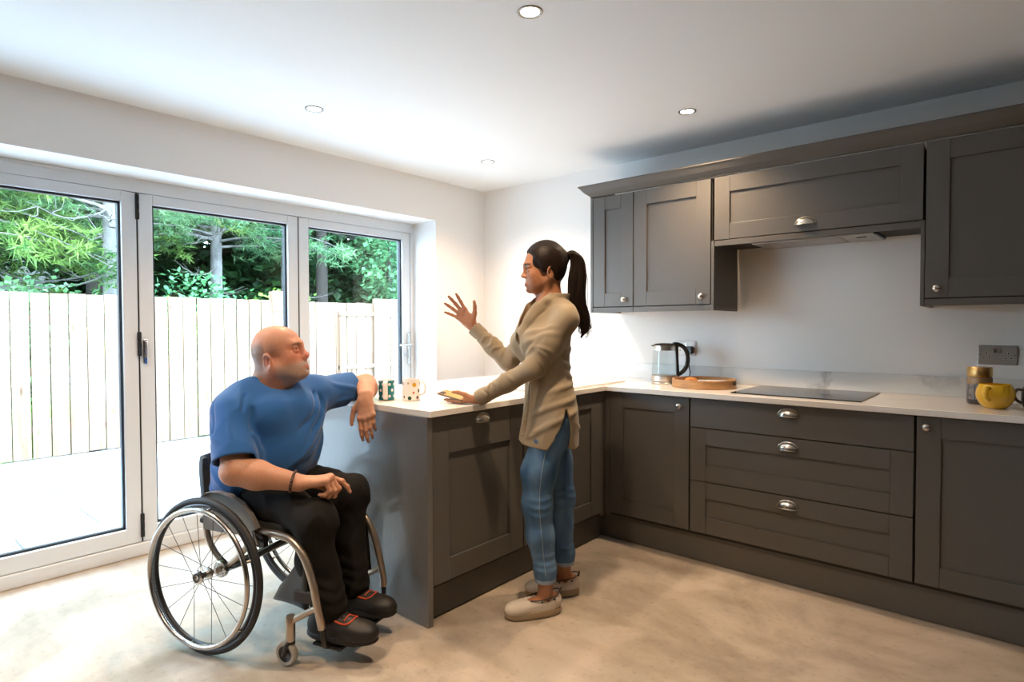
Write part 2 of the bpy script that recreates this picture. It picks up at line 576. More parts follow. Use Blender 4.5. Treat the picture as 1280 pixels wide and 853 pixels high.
# peninsula front (faces +x)
XD = 1.572
t = thing('dishwasher', 'built-in appliance behind the grey door with a cup handle beside the end panel', 'dishwasher', (XD, -2.010, 0), PI / 2, 'grey base cabinets')
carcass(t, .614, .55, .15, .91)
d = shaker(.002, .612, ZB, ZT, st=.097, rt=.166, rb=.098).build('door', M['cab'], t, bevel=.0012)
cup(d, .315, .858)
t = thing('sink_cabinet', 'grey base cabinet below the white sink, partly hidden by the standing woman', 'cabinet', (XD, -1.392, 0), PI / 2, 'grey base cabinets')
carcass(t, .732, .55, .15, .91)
shaker(.004, .726, ZB, ZT, st=.097).build('door', M['cab'], t, bevel=.0012)
MB().box(.730, .790, -.019, 0, .15, .91).build('corner_post', M['cab'], t, bevel=.001)
# back and end panels of the peninsula
og = (1.09, -2.029, 0)
tag(MB().box(.578, 1.600, -2.043, -2.014, 0.0, .9132).build('end_panel', M['panelgrain'], origin=og, bevel=.0012),
    'tall plain grey panel closing the end of the peninsula, behind the wheelchair', 'cabinet panel').location = og
og = (.59, -1.0, 0)
tag(MB().box(.578, .598, -2.013, -.022, 0.0, .9132).build('back_panel', M['panelgrain'], origin=og, bevel=.001),
    'long grey back panel of the peninsula facing the garden doors', 'cabinet panel').location = og
# plinths
og = (1.54, -1.3, 0)
tag(MB().box(1.530, 1.548, -2.013, -.575, 0.004, .152).build('plinth', M['cab_h'], origin=og), 'grey plinth board under the peninsula, behind the womans shoes', 'plinth').location = og
og = (2.6, -.57, 0)
tag(MB().box(1.549, 3.77, -.578, -.560, 0.004, .152).build('plinth', M['cab_h'], origin=og), 'long grey plinth board under the pan drawers along the back wall', 'plinth').location = og
# worktops
og = (1.1, -1.0, ZW0)
tag(MB().box(.556, 1.6185, -2.0405, -.0010, ZW0, ZW1).build('worktop', M['worktop'], origin=og, bevel=.0025), 'white quartz worktop on the peninsula, with the two spotted mugs on it', 'worktop').location = og
og = (2.6, -.3, ZW0)
tag(MB().box(1.6190, 3.79, -.646, -.0010, ZW0, ZW1).build('worktop', M['worktop'], origin=og, bevel=.0025), 'white quartz worktop along the back wall, carrying kettle and hob', 'worktop').location = og
og = (2.2, -.01, ZW1)
tag(MB().box(.556, 3.79, -.020, -.0008, ZW1 + .0003, 1.043).build('upstand', M['upstand'], origin=og, bevel=.001), 'low veined white quartz upstand along the foot of the back wall', 'upstand').location = og

# sink: sit-on ceramic with bowl and drainer
t = thing('sink', 'white ceramic inset sink with drainer on the peninsula behind the woman', 'sink', (1.33, -.78, ZW1))
sk = MB(); X0, X1, Y0, Y1 = -.245, .245, -.40, .44; hb = (-.17, .17, -.35, .02)
sk.box(X0, hb[0], Y0, Y1, 0, .013).box(hb[1], X1, Y0, Y1, 0, .013).box(hb[0], hb[1], Y0, hb[2], 0, .013).box(hb[0], hb[1], hb[3], Y1, 0, .013)
sk.build('rim', M['sink'], t, bevel=.004)
bl = MB()
bl.add([(hb[0], hb[2], .012), (hb[1], hb[2], .012), (hb[1], hb[3], .012), (hb[0], hb[3], .012), (hb[0] + .02, hb[2] + .02, .0015), (hb[1] - .02, hb[2] + .02, .0015), (hb[1] - .02, hb[3] - .02, .0015), (hb[0] + .02, hb[3] - .02, .0015)],
       [(0, 1, 5, 4), (1, 2, 6, 5), (2, 3, 7, 6), (3, 0, 4, 7), (4, 5, 6, 7)])
bl.build('bowl', M['sink'], t)
MB().lathe([(0, .002), (.032, .002), (.035, .004), (.038, .002)], 32, c=(0, -.165, 0)).build('drain', M['steel'], t, smooth=40)
for k in range(6):
    MB().box(-.15 + .06 * k - .004, -.15 + .06 * k + .004, .07, .40, .0125, .0155).build('drainer_rib', M['sink'], t, bevel=.0014)
# hob
t = thing('hob', 'black ceramic glass hob set into the white worktop over the pan drawers', 'hob', (2.645, -.315, ZW1))
MB().box(-.307, .307, -.242, .242, 0.0002, .006).build('glass_top', M['hobglass'], t, bevel=.002)
zone = mat('hob_marking', (.09, .09, .09), .3)
for x, y, r in ((-.15, -.11, .09), (-.15, .12, .075), (.15, -.11, .075), (.15, .12, .105)):
    MB().ring(r, .0008, c=(x, y, .006), n=64, m=6, ry=.0002).build('cooking_zone', zone, t)

# ---- wall cabinets
YU = -.349                  # carcass front; doors project to -.370
UZ0, UZ1 = 1.430, 2.150


def wallcab(name, label, x0, x1, zb, shk, kn=None, cp=None, left=False, mt='cab'):
    t = thing(name, label, 'wall cabinet', (x0, YU, zb), 0, 'grey wall cabinets')
    c = MB(); w = x1 - x0; h = 2.155 - zb; dp = -YU - .001; s = .018
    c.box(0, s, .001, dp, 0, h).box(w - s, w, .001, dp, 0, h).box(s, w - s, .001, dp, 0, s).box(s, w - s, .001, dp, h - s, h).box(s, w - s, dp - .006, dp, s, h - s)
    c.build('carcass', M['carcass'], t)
    d = shaker(*shk).build('door', M[mt], t, bevel=.0012)
    if kn: knob(d, *kn)
    if cp: cup(d, *cp)
    return t


t = wallcab('wall_cabinet', 'narrow grey wall cabinet at the left end of the row, behind the ponytail', 1.347, 1.6485, 1.41, (.003, .2985, .02, .74), (.2385, .064))
MB().box(-.019, -.0005, -.021, -YU - .001, -.017, .745).build('end_panel', M['cab'], t, bevel=.001)
MB().box(0, .3, -.019, 0, -.017, .015).build('light_rail', M['cab_h'], t, bevel=.001)
t = wallcab('wall_cabinet', 'two-foot wide grey wall cabinet with a round knob, above the kettle', 1.649, 2.1515, 1.41, (.003, .4985, .02, .74), (.4477, .066))
MB().box(.503, .520, -.021, -YU - .001, -.017, .382).build('end_panel', M['cab'], t, bevel=.001)
MB().box(0, .5025, -.019, 0, -.017, .015).build('light_rail', M['cab_h'], t, bevel=.001)
t = wallcab('hood_cabinet', 'wide grey lift-up wall cabinet above the hob with a cup handle', 2.172, 3.1525, 1.775, (-.0025, .988, .02, .375), None, (.482, .056), mt='cab_h')
MB().box(.0, .980, -.019, 0, -.015, .015).build('light_rail', M['cab_h'], t, bevel=.001)
t = wallcab('wall_cabinet', 'tall grey wall cabinet cut off by the right edge of the photo', 3.169, 3.769, 1.41, (.003, .597, .02, .74), (.048, .062))
MB().box(-.0165, -.0005, -.021, -YU - .001, -.017, .382).build('end_panel', M['cab'], t, bevel=.001)
MB().box(0, .6, -.019, 0, -.017, .015).build('light_rail', M['cab_h'], t, bevel=.001)
# cooker hood under the lift-up cabinet
t = thing('cooker_hood', 'slim silver extractor hood beneath the lift-up wall cabinet', 'extractor hood', (2.66, -.19, 1.774))
MB().box(-.30, .29, -.115, .16, -.016, -.0005).build('body', M['hood'], t, bevel=.003)
MB().box(-.20, .14, -.09, .13, -.019, -.016).build('filter', mat('hood_filter', (.42, .40, .38), .45, metal=.6, bump=(160, .5)), t, bevel=.001)
MB().box(.20, .245, -.045, -.015, -.0185, -.016).build('switch', M['black'], t, bevel=.001)
MB().box(.29, .302, -.115, .16, -.016, -.0005).build('end_cap', M['black'], t)
# cornice: run plus mitred return at the left end
cz = 2.157
prof = [(0.0, 0), (.0, .006), (.006, .010), (.030, .030), (.050, .055), (.060, .064), (.060, .0705), (-.01, .0705), (-.01, 0)]   # (projection, height)
cm = MB(); fx0, fy = 1.327, -.372
vs = []
for p, z in prof:
    vs += [(fx0 - p, -.0005, cz + z), (fx0 - p, fy - p, cz + z), (3.79, fy - p, cz + z)]
n = len(prof); fs = []
for i in range(n):
    j = (i + 1) % n
    fs += [(3 * i, 3 * i + 1, 3 * j + 1, 3 * j), (3 * i + 1, 3 * i + 2, 3 * j + 2, 3 * j + 1)]
fs += [tuple(3 * i + 2 for i in range(n)), tuple(3 * i for i in range(n))[::-1]]
cm.add(vs, fs)
og = (2.5, -.3, cz)
tag(cm.build('cornice', M['cab_h'], origin=og), 'flared grey cornice running along the top of the wall cabinets', 'cornice').location = og
og = (2.5, -.18, 2.2)

# ------------------------------------------------------------------ outside
def slabs_mat():
    m = mat('pale_stone_paving', (.70, .71, .71), .75)
    nt = m.node_tree; N = nt.nodes; L = nt.links; b = N['Principled BSDF']
    tc = N.new('ShaderNodeTexCoord'); mp = N.new('ShaderNodeMapping')
    mp.inputs['Rotation'].default_value = (0, 0, PI / 2); mp.inputs['Location'].default_value = (.30, .07, 0)
    L.new(tc.outputs['Object'], mp.inputs['Vector'])
    br = N.new('ShaderNodeTexBrick'); br.inputs['Scale'].default_value = 1
    br.inputs['Brick Width'].default_value = .90; br.inputs['Row Height'].default_value = .47; br.inputs['Mortar Size'].default_value = .007
    br.inputs['Color1'].default_value = (.46, .47, .48, 1); br.inputs['Color2'].default_value = (.41, .42, .435, 1); br.inputs['Mortar'].default_value = (.05, .05, .055, 1)
    L.new(mp.outputs[0], br.inputs['Vector']); L.new(br.outputs['Color'], b.inputs['Base Color'])
    return m


def wood_mat():
    m = mat('pale_softwood', (.62, .47, .34), .75)
    nt = m.node_tree; N = nt.nodes; L = nt.links; b = N['Principled BSDF']
    tc = N.new('ShaderNodeTexCoord'); mp = N.new('ShaderNodeMapping'); mp.inputs['Scale'].default_value = (5, 9, .7)
    L.new(tc.outputs['Object'], mp.inputs['Vector'])
    n = N.new('ShaderNodeTexNoise'); n.inputs['Scale'].default_value = 2.2; n.inputs['Detail'].default_value = 8; n.inputs['Distortion'].default_value = .8
    L.new(mp.outputs[0], n.inputs['Vector'])
    r = N.new('ShaderNodeValToRGB'); e = r.color_ramp.elements
    e[0].position = .3; e[0].color = (.165, .096, .056, 1); e[1].position = .7; e[1].color = (.235, .165, .112, 1)
    L.new(n.outputs['Fac'], r.inputs['Fac'])
    v = N.new('ShaderNodeTexVoronoi'); v.inputs['Scale'].default_value = 1.6; mp2 = N.new('ShaderNodeMapping'); mp2.inputs['Scale'].default_value = (1, 3.6, 1.0)
    L.new(tc.outputs['Object'], mp2.inputs['Vector']); L.new(mp2.outputs[0], v.inputs['Vector'])
    r2 = N.new('ShaderNodeValToRGB'); r2.color_ramp.elements[0].position = .05; r2.color_ramp.elements[0].color = (.36, .22, .13, 1)
    r2.color_ramp.elements[1].position = .11; r2.color_ramp.elements[1].color = (1, 1, 1, 1)
    L.new(v.outputs['Distance'], r2.inputs['Fac'])
    mx = N.new('ShaderNodeMixRGB'); mx.blend_type = 'MULTIPLY'; mx.inputs[0].default_value = .8
    L.new(r.outputs[0], mx.inputs[1]); L.new(r2.outputs[0], mx.inputs[2]); L.new(mx.outputs[0], b.inputs['Base Color'])
    return m


def leaf_mat(name, a, b2, scale=1.2):
    m = bpy.data.materials.new(name); m.use_nodes = True
    nt = m.node_tree; N = nt.nodes; L = nt.links
    p = N['Principled BSDF']; out = N['Material Output']
    p.inputs['Roughness'].default_value = .55; p.inputs['Specular IOR Level'].default_value = .3
    tc = N.new('ShaderNodeTexCoord'); n = N.new('ShaderNodeTexNoise'); n.inputs['Scale'].default_value = scale; n.inputs['Detail'].default_value = 3
    L.new(tc.outputs['Object'], n.inputs['Vector'])
    r = N.new('ShaderNodeValToRGB'); r.color_ramp.elements[0].position = .36; r.color_ramp.elements[1].position = .64
    r.color_ramp.elements[0].color = tuple(a) + (1,); r.color_ramp.elements[1].color = tuple(b2) + (1,)
    L.new(n.outputs['Fac'], r.inputs['Fac']); L.new(r.outputs[0], p.inputs['Base Color'])
    tr = N.new('ShaderNodeBsdfTranslucent'); L.new(r.outputs[0], tr.inputs[0])
    mx = N.new('ShaderNodeMixShader'); mx.inputs[0].default_value = .3
    L.new(p.outputs[0], mx.inputs[1]); L.new(tr.outputs[0], mx.inputs[2]); L.new(mx.outputs[0], out.inputs[0])
    return m


M['paving'] = slabs_mat(); M['fence'] = wood_mat()
M['soil'] = mat('woodland_floor', (.030, .030, .016), .95, vary=(3, .5))
M['lawn'] = mat('rough_grass', (.10, .17, .03), .95, vary=(9, .4))
M['bark'] = mat('grey_bark', (.19, .18, .175), .9, bump=(9, .9, (1, 1, .25)), vary=(7, .45, (1, 1, .3)))
M['darkbark'] = mat('dark_bark', (.055, .045, .038), .95, bump=(10, .8, (1, 1, .3)))
M['twig'] = mat('bare_grey_twig', (.15, .14, .13), .85)
M['needle'] = leaf_mat('pine_needles', (.045, .13, .033), (.22, .34, .08), 1.5)
M['needle2'] = leaf_mat('blue_green_needles', (.055, .16, .075), (.20, .36, .16), 1.3)
M['leaf'] = leaf_mat('sycamore_leaves', (.04, .15, .065), (.14, .36, .15), 1.6)
M['leaf2'] = leaf_mat('bright_leaves', (.07, .20, .02), (.22, .38, .05), 2)
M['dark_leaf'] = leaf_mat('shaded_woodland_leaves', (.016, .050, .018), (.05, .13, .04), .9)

GZ = -.05
og = (-2.2, -1, GZ)
tag(MB().box(-4.20, -.36, -9, 6, GZ - .08, GZ).build('patio', M['paving'], origin=og), kind='structure').location = og
bank = MB(); prof = [(-4.2, -.10), (-5.5, -.05), (-7.5, .35), (-10, 1.0), (-14, 2.2), (-19, 4.2)]
vs = []; rnd = random.Random(4)
for x, z in prof:
    for j in range(25):
        vs.append((x + rnd.uniform(-.15, .15), -12 + j * 1.3, z + rnd.uniform(-.08, .08)))
fs = [(i * 25 + j, i * 25 + j + 1, (i + 1) * 25 + j + 1, (i + 1) * 25 + j) for i in range(len(prof) - 1) for j in range(24)]
bank.add(vs, fs)
tag(bank.build('ground', M['soil'], smooth=60), kind='structure')

# grass growing just behind and through the fence gaps
g = MB(); rnd = random.Random(11)
for k in range(5200):
    x = -4.24 - rnd.random() ** 1.6 * .8; y = rnd.uniform(-5.5, 4.5); hgt = rnd.uniform(.25, .75); a = rnd.uniform(0, 2 * PI)
    w = .010; dx, dy = math.cos(a), math.sin(a); b = rnd.uniform(.02, .2)
    g.add([(x - dy * w, y + dx * w, -.1), (x + dy * w, y - dx * w, -.1), (x + dx * b, y + dy * b, -.1 + hgt)], [(0, 1, 2)])
tag(g.build('rough_grass', M['leaf2']), 'rough green grass showing through the fence gaps', 'grass', kind='stuff')

# ---- fence: boards, rails, posts
FX, FT = -4.130, 1.665
def fence(label, ya, yb, front_rails, pitch=.161):
    t = thing('garden_fence', label, 'fence', (FX, (ya + yb) / 2, GZ), 0, None)
    rnd = random.Random(int(100 * (ya + 20)))
    b = MB(); y = ya; k = 0
    while y < yb - .02:
        wdt = min(pitch - .011 + rnd.uniform(-.004, .004), yb - y)
        bx = FX - .019 + rnd.uniform(-.002, .002)
        b.box(bx, bx + .019, y, y + wdt, GZ + .015 + rnd.uniform(-.008, .008), FT + rnd.uniform(-.006, .006))
        y += pitch; k += 1
    b.build('boards', M['fence'], t, origin=t.location, bevel=.0015)
    for z in (.33, .705, 1.50) if front_rails else (.25, .85, 1.40):
        r = MB()
        if front_rails: r.box(FX, FX + .038, ya, yb, z - .024, z + .034)
        else: r.box(FX - .060, FX - .0195, ya, yb, z - .04, z + .04)
        r.build('rail', M['fence'], t, origin=t.location, bevel=.002)
    return t


t = fence('long pale timber fence of upright boards behind the patio', -7.5, 1.22, False)
for y in (-6.9, -5.1, -3.3, -1.47, .30):
    MB().box(FX - .16, FX - .061, y - .05, y + .05, GZ - .04, 1.79).build('post', M['fence'], t, origin=t.location, bevel=.003)
MB().box(FX + .001, FX + .018, .215, .425, 1.52, 1.795).build('post_cap_board', M['fence'], t, origin=t.location, bevel=.002)
t = fence('pale timber fence panel with rails on its near side, seen through the right-hand door', 1.223, 4.6, True)
MB().box(FX + .0, FX + .06, 1.223, 1.31, GZ, 1.46).build('post', M['fence'], t, origin=t.location, bevel=.003)
MB().box(FX + .039, FX + .058, 1.83, 2.03, GZ + .02, 1.70).build('post_cap_board', M['fence'], t, origin=t.location, bevel=.003)
MB().box(FX - .09, FX - .02, 1.90, 2.5, .9, 1.745).build('backing_board', M['fence'], t, origin=t.location, bevel=.003)


# ---- trees
def tri_leaf(p, d, L, W, rnd, up=.3):
    d = d.normalized(); s = d.cross(Vector((rnd.uniform(-1, 1), rnd.uniform(-1, 1), rnd.uniform(.2, 1)))).normalized()
    return [p - s * W * .5, p + s * W * .5, p + d * L]


def pine(name, label, x, y, z0, h, r0, seed, needles, br_lo, n_br=34, blen=2.2, bark='bark', dead=7, toward=None, clear=None, group='pine trees behind the fence', tuft=.17):
    rnd = random.Random(seed)
    t = thing(name, label, 'tree', (x, y, z0), 0, group)
    tr = MB(); pts = []; bend = (rnd.uniform(-.15, .15), rnd.uniform(-.15, .15))
    for i in range(12):
        q = i / 11
        pts.append((bend[0] * q * q, bend[1] * q * q, -.3 + (h + .3) * q))
    tr.tube(pts, [r0 * (1.25 if i == 0 else 1) * (1 - .72 * i / 11) for i in range(12)], 16)
    # live branches
    fol = MB()
    for k in range(n_br):
        q = rnd.random(); z = br_lo + (h - br_lo) * q; a = rnd.uniform(0, 2 * PI)
        if toward is not None and rnd.random() < .6: a = toward + rnd.uniform(-1.1, 1.1)
        if clear is not None and abs((a - clear + PI) % (2 * PI) - PI) < .8 and z < br_lo + 1.6: a += 1.7 * (1 if rnd.random() < .5 else -1)
        Lb = blen * (1.05 - .7 * q) * rnd.uniform(.7, 1.15); droop = rnd.uniform(.05, .42)
        d = Vector((math.cos(a), math.sin(a), 0)); bp = []
        for i in range(7):
            s = i / 6
            bp.append(Vector((bend[0] * q * q, bend[1] * q * q, z)) + d * Lb * s + Vector((0, 0, .18 * s * Lb - droop * Lb * s * s)))
        tr.tube(bp, [.028 * (1.1 - s / 6) for s in range(7)], 6)
        side = Vector((-d.y, d.x, 0))
        for i in range(2, 7):
            for j in range(8):
                c = bp[i] + side * rnd.uniform(-.42, .42) * Lb * .5 * (1.2 - i / 9) + Vector((0, 0, rnd.uniform(-.26, .12))) + d * rnd.uniform(-.15, .2)
                ax = (d + side * rnd.uniform(-.9, .9) + Vector((0, 0, rnd.uniform(-.5, .35)))).normalized()
                for m in range(20):
                    dd = ax * rnd.uniform(.2, 1.1) + Vector((rnd.gauss(0, .55), rnd.gauss(0, .55), rnd.gauss(0, .5)))
                    base = c + ax * rnd.uniform(-.12, .14)
                    fol.add(tri_leaf(base, dd, tuft * rnd.uniform(.6, 1.1), .020, rnd), [(0, 1, 2)])
    tr.build('trunk', M[bark], t, smooth=60)
    fol.build('foliage', needles, t)
    if dead:
        dm = MB()
        for k in range(dead):
            z = rnd.uniform(max(.9, br_lo - 1.6), br_lo + .6); a = (toward if toward is not None else 0) + rnd.uniform(-1.4, 1.4); Lb = rnd.uniform(.8, 1.9)
            d = Vector((math.cos(a), math.sin(a), 0)); bp = []
            for i in range(8):
                s = i / 7
                bp.append(Vector((0, 0, z)) + d * Lb * s + Vector((rnd.uniform(-.03, .03), rnd.uniform(-.03, .03), -.5 * s * Lb * (1 - .75 * s) + rnd.uniform(-.02, .02))))
            dm.tube(bp, [.016 * (1.1 - s / 7.4) for s in range(8)], 5)
            for i in range(2, 7):
                for s2 in range(2):
                    e = Vector((rnd.uniform(-1, 1), rnd.uniform(-1, 1), rnd.uniform(-.4, .7))).normalized() * rnd.uniform(.15, .5)
                    dm.tube([bp[i], bp[i] + e * .5 + Vector((0, 0, -.03)), bp[i] + e + d * .12], [.007, .005, .002], 4)
        dm.build('dead_branches', M['twig'], t)
    return t


def broadleaf(name, label, x, y, z0, blobs, m, seed, n=4200, ls=.11, trunk=None, group=None, cat='tree', bark='darkbark'):
    """blobs: (dx, dy, dz, r) crown masses; leaves sit in clusters on their outsides"""
    rnd = random.Random(seed)
    t = thing(name, label, cat, (x, y, z0), 0, group)
    tot = sum(b[3] ** 2 for b in blobs); f = MB()
    for bx, by, bz, r in blobs:
        nc = max(8, int(n * r * r / tot / 9))
        for k in range(nc):
            u = Vector((rnd.gauss(0, 1), rnd.gauss(0, 1), rnd.gauss(0, 1))).normalized()
            c = Vector((bx, by, bz)) + u * r * (rnd.random() ** .35)
            for j in range(9):
                p = c + Vector((rnd.gauss(0, .13), rnd.gauss(0, .13), rnd.gauss(0, .07)))
                d = (u * .6 + Vector((rnd.gauss(0, .6), rnd.gauss(0, .6), rnd.gauss(-.15, .35)))).normalized()
                s = d.cross(Vector((rnd.uniform(-.5, .5), rnd.uniform(-.5, .5), 1))).normalized(); L = ls * rnd.uniform(.6, 1.25)
                nrm = s.cross(d) * L * .10
                f.add([p, p + d * L * .45 + s * L * .42 + nrm, p + d * L, p + d * L * .45 - s * L * .42 + nrm], [(0, 1, 2), (0, 2, 3)])
    f.build('foliage', m, t)
    tk = MB()
    zt = max(b[2] for b in blobs)
    tk.tube([(0, 0, -.25), (.03, .02, zt * .45), (-.02, .03, zt * .9)], [trunk or .05, (trunk or .05) * .75, (trunk or .05) * .35], 10, smooth=4)
    for bx, by, bz, r in blobs:
        tk.tube([(0, 0, zt * .3), (bx * .5, by * .5, (zt * .3 + bz) / 2 + .1), (bx, by, bz)], [.045, .03, .012], 6, smooth=4)
    tk.build('trunk', M[bark], t, smooth=60)
    return t


# grey pine trunks seen through the two left-hand doors
pine('pine_tree', 'pine with a thick grey trunk at the right edge of the leftmost door', -7.0, -.875, .25, 7, .118, 21, M['needle2'], 2.45, 60, 2.2, dead=8, toward=-1.4, clear=-.28)
pine('pine_tree', 'pine with a pale trunk in the middle of the second door', -9.0, 1.535, .75, 7.5, .135, 33, M['needle2'], 2.15, 90, 2.5, dead=6, toward=-1.5, clear=-.40)
pine('pine_tree', 'dark pine at the left side of the leftmost door, bright tufts high up', -7.4, -3.4, .3, 7, .13, 45, M['needle'], 1.9, 80, 2.7, dead=16, toward=.9)
pine('pine_tree', 'dim pine standing deep between the two grey trunks', -10.5, -.2, 1.1, 10, .15, 57, M['needle'], 1.7, 54, 2.8, dead=4, toward=.2, bark='darkbark')
pine('pine_tree', 'pine with a grey trunk beside the right edge of the second door', -9.0, 3.05, .75, 10, .12, 69, M['needle'], 2.9, 36, 2.2, dead=6, toward=-.6)
pine('pine_tree', 'dark-trunked pine at the left side of the right-hand door', -8.6, 3.70, .7, 9, .15, 71, M['needle'], 3.2, 26, 1.8, dead=4, toward=.6, bark='darkbark')
broadleaf('sycamore_tree', 'leafy sycamore filling the top of the right-hand door', -7.4, 4.65, .3,
          [(0, 0, 2.6, .75), (.25, .55, 1.75, .6), (-.1, .9, 2.7, .8), (.15, -.15, 1.6, .45), (-.4, .3, 3.5, .9), (.2, 1.5, 2.0, .75), (-.2, 2.0, 3.0, .9)], M['leaf'], 83, 9000, .13, .08)
for i, (x, y, s, m, lab) in enumerate([
    (-4.9, 1.45, .48, 'leaf2', 'bright green bush just behind the fence at the right-hand door'),
    (-6.0, -.05, .75, 'leaf', 'rounded green bush behind the fence at the left of the second door'),
    (-5.6, 1.10, .55, 'leaf2', 'small yellow-green bush behind the fence under the pale trunk'),
    (-5.6, -2.15, .62, 'needle2', 'low dark green bush behind the fence at the far left'),
    (-5.2, -.75, .42, 'leaf2', 'little bright bush at the foot of the thick grey trunk'),
]):
    z = 1.05 if x > -5.3 else 1.25
    broadleaf('bush', lab, x, y, -.05 if x > -5.7 else .0, [(0, 0, z + .1, s), (.1, .5 * s + .15, z, s * .8), (-.1, -.6 * s - .1, z - .1, s * .8), (0, .1, z * .5, s)], M[m], 101 + i, 3600, .085, .03, 'bushes behind the fence', 'bush')
# dense shaded wood behind
rnd = random.Random(5); k = 0
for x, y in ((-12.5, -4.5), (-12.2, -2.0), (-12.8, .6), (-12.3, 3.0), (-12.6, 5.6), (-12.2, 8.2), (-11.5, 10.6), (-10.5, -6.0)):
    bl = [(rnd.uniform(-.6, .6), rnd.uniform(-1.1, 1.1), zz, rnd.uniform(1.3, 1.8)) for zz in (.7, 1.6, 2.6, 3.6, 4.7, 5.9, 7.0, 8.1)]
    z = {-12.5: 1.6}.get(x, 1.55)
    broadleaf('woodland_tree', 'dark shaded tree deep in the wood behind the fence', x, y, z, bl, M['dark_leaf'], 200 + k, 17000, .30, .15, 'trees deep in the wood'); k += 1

# ------------------------------------------------------------------ things on the worktop
M['jug_black'] = M['black']
M['kglass'] = glass_mat('kettle_glass', (.93, .95, .95, 1), 1.45)
M['tray'] = mat('honey_wood', (.42, .22, .09), .5, bump=(20, .3, (1, 1, 6)), vary=(9, .3, (1, 1, 5)))
M['yellow'] = mat('yellow_glaze', (.72, .43, .012), .22, coat=.5)
M['gold'] = mat('gold_lid', (.80, .50, .20), .3, metal=1)
M['teal'] = mat('teal_glaze', (.004, .17, .20), .2, coat=.4)
M['whiteglaze'] = mat('white_glaze', (.78, .74, .71), .25, coat=.3)
M['cream'] = mat('pale_glaze', (.78, .72, .68), .25, coat=.3)

# kettle
t = thing('electric_kettle', 'glass electric kettle with black handle and steel bands, plugged in by the wall', 'kettle', (1.822, -.285, ZW1 + .0005), 0)
r_ = .082
kb = MB().lathe([(0, 0), (r_ - .002, 0), (r_, .003), (r_, .010), (r_ - .003, .0125), (r_ - .004, .014), (0, .014)], 56)
kb.build('power_base', M['steel'], t, smooth=40)
MB().lathe([(r_ - .004, .014), (r_ - .004, .018)], 56, caps=False).build('seam', M['black'], t)
MB().lathe([(0, .018), (r_ - .001, .018), (r_, .021), (r_ - .001, .052), (r_ - .004, .0545), (0, .0545)], 56).build('lower_band', M['steel'], t, smooth=40)
g = MB().lathe([(r_ - .006, .0545), (r_ - .007, .10), (r_ - .010, .16), (r_ - .013, .212)], 56, caps=False)
g.lathe([(r_ - .0145, .212), (r_ - .0115, .16), (r_ - .0085, .10), (r_ - .0075, .0547)], 56, caps=False)
g.build('glass_body', M['kglass'], t, smooth=50)
ub = MB().lathe([(r_ - .013, .208), (r_ - .012, .209), (r_ - .014, .238), (r_ - .018, .241), (0, .241)], 56, caps=False)
ub.build('upper_band', M['steel'], t, smooth=40)
HD = Vector((.80, .60, 0)).normalized()          # handle side
ld = MB().lathe([(r_ - .017, .2405), (r_ - .015, .244), (r_ - .022, .250), (.03, .2535), (0, .2535)], 56, caps=False)
sp = -HD
ld.add([tuple(sp * (r_ - .020) + Vector((-sp.y * .014, sp.x * .014, .243))), tuple(sp * (r_ - .020) + Vector((sp.y * .014, -sp.x * .014, .243))), tuple(sp * (r_ + .004) + Vector((0, 0, .240))), tuple(sp * (r_ - .02) + Vector((0, 0, .228)))],
       [(0, 1, 2), (0, 2, 3), (1, 3, 2)])
ld.build('lid', M['black'], t, smooth=40)
def hp(a, z): return HD * a + Vector((0, 0, z))
hm = MB().tube([hp(.050, .247), hp(.080, .247), hp(.118, .228), hp(.140, .188), hp(.143, .140), hp(.128, .095), hp(.100, .066), hp(.078, .060)], [.011, .0125, .0135, .014, .014, .0135, .013, .012], 14, smooth=5, squash=1.15)
hm.tube([hp(.074, .245), hp(.077, .16), hp(.083, .05), hp(.084, .015)], [.010, .0085, .009, .010], 10, smooth=4, squash=1.4)
hm.build('handle', M['black'], t, smooth=50)


# sockets
def socket(name, label, x, z, plate, plug=False):
    t = thing(name, label, 'socket', (x, -.0005, z))
    MB().box(-.076, .076, -.008, 0, -.047, .047).build('faceplate', plate, t, bevel=.004)
    for s in (-1, 1):
        ins = MB()
        for dx, dz, hw, hh in ((0, .009, .0022, .005), (-.011, -.015, .0042, .0024), (.011, -.015, .0042, .0024)):
            ins.box(s * .041 + dx - hw, s * .041 + dx + hw, -.0086, -.0078, dz - hh, dz + hh, 1)
            ins.box(s * .041 + dx - hw - .0022, s * .041 + dx + hw + .0022, -.0083, -.0078, dz - hh - .0022, dz + hh + .0022, 0)
        ins.build('outlet', [M['whiteglaze'], M['black']], t)
        MB().box(s * .0095 - .0065, s * .0095 + .0065, -.012, -.008, .012, .030).build('switch', M['nickel'], t, bevel=.001)
        MB().lathe([(0, 0), (.0032, 0), (.0028, .0012), (0, .0012)], 16, c=(s * .066, -.008, .001), frame=Matrix.Rotation(PI / 2, 3, 'X')).build('screw', M['nickel'], t)
    return t


socket('wall_socket', 'white double socket behind the kettle with a black plug in it', 1.827, 1.157, M['whiteglaze'])
socket('wall_socket', 'brushed metal double socket above the gold-lidded jar', 3.427, 1.157, M['socket'])
t = thing('power_plug', 'black plug and cord of the kettle in the wall socket', 'plug', (1.868, -.0095, 1.142))
pm = MB(); pm.prism([(-.024, -.020), (.024, -.020), (.026, .010), (.020, .028), (-.020, .028), (-.026, .010)], 'y', 0, -.034)
pm.build('plug_body', M['black'], t, bevel=.005)
MB().tube([(0, -.018, -.020), (.0, -.020, -.045), (.002, -.022, -.10), (.012, -.030, -.150), (.004, -.045, -.190), (-.008, -.10, -.1945), (-.03, -.16, -.1945)], .0042, 10, smooth=6).build('cord', M['black'], t, smooth=60)

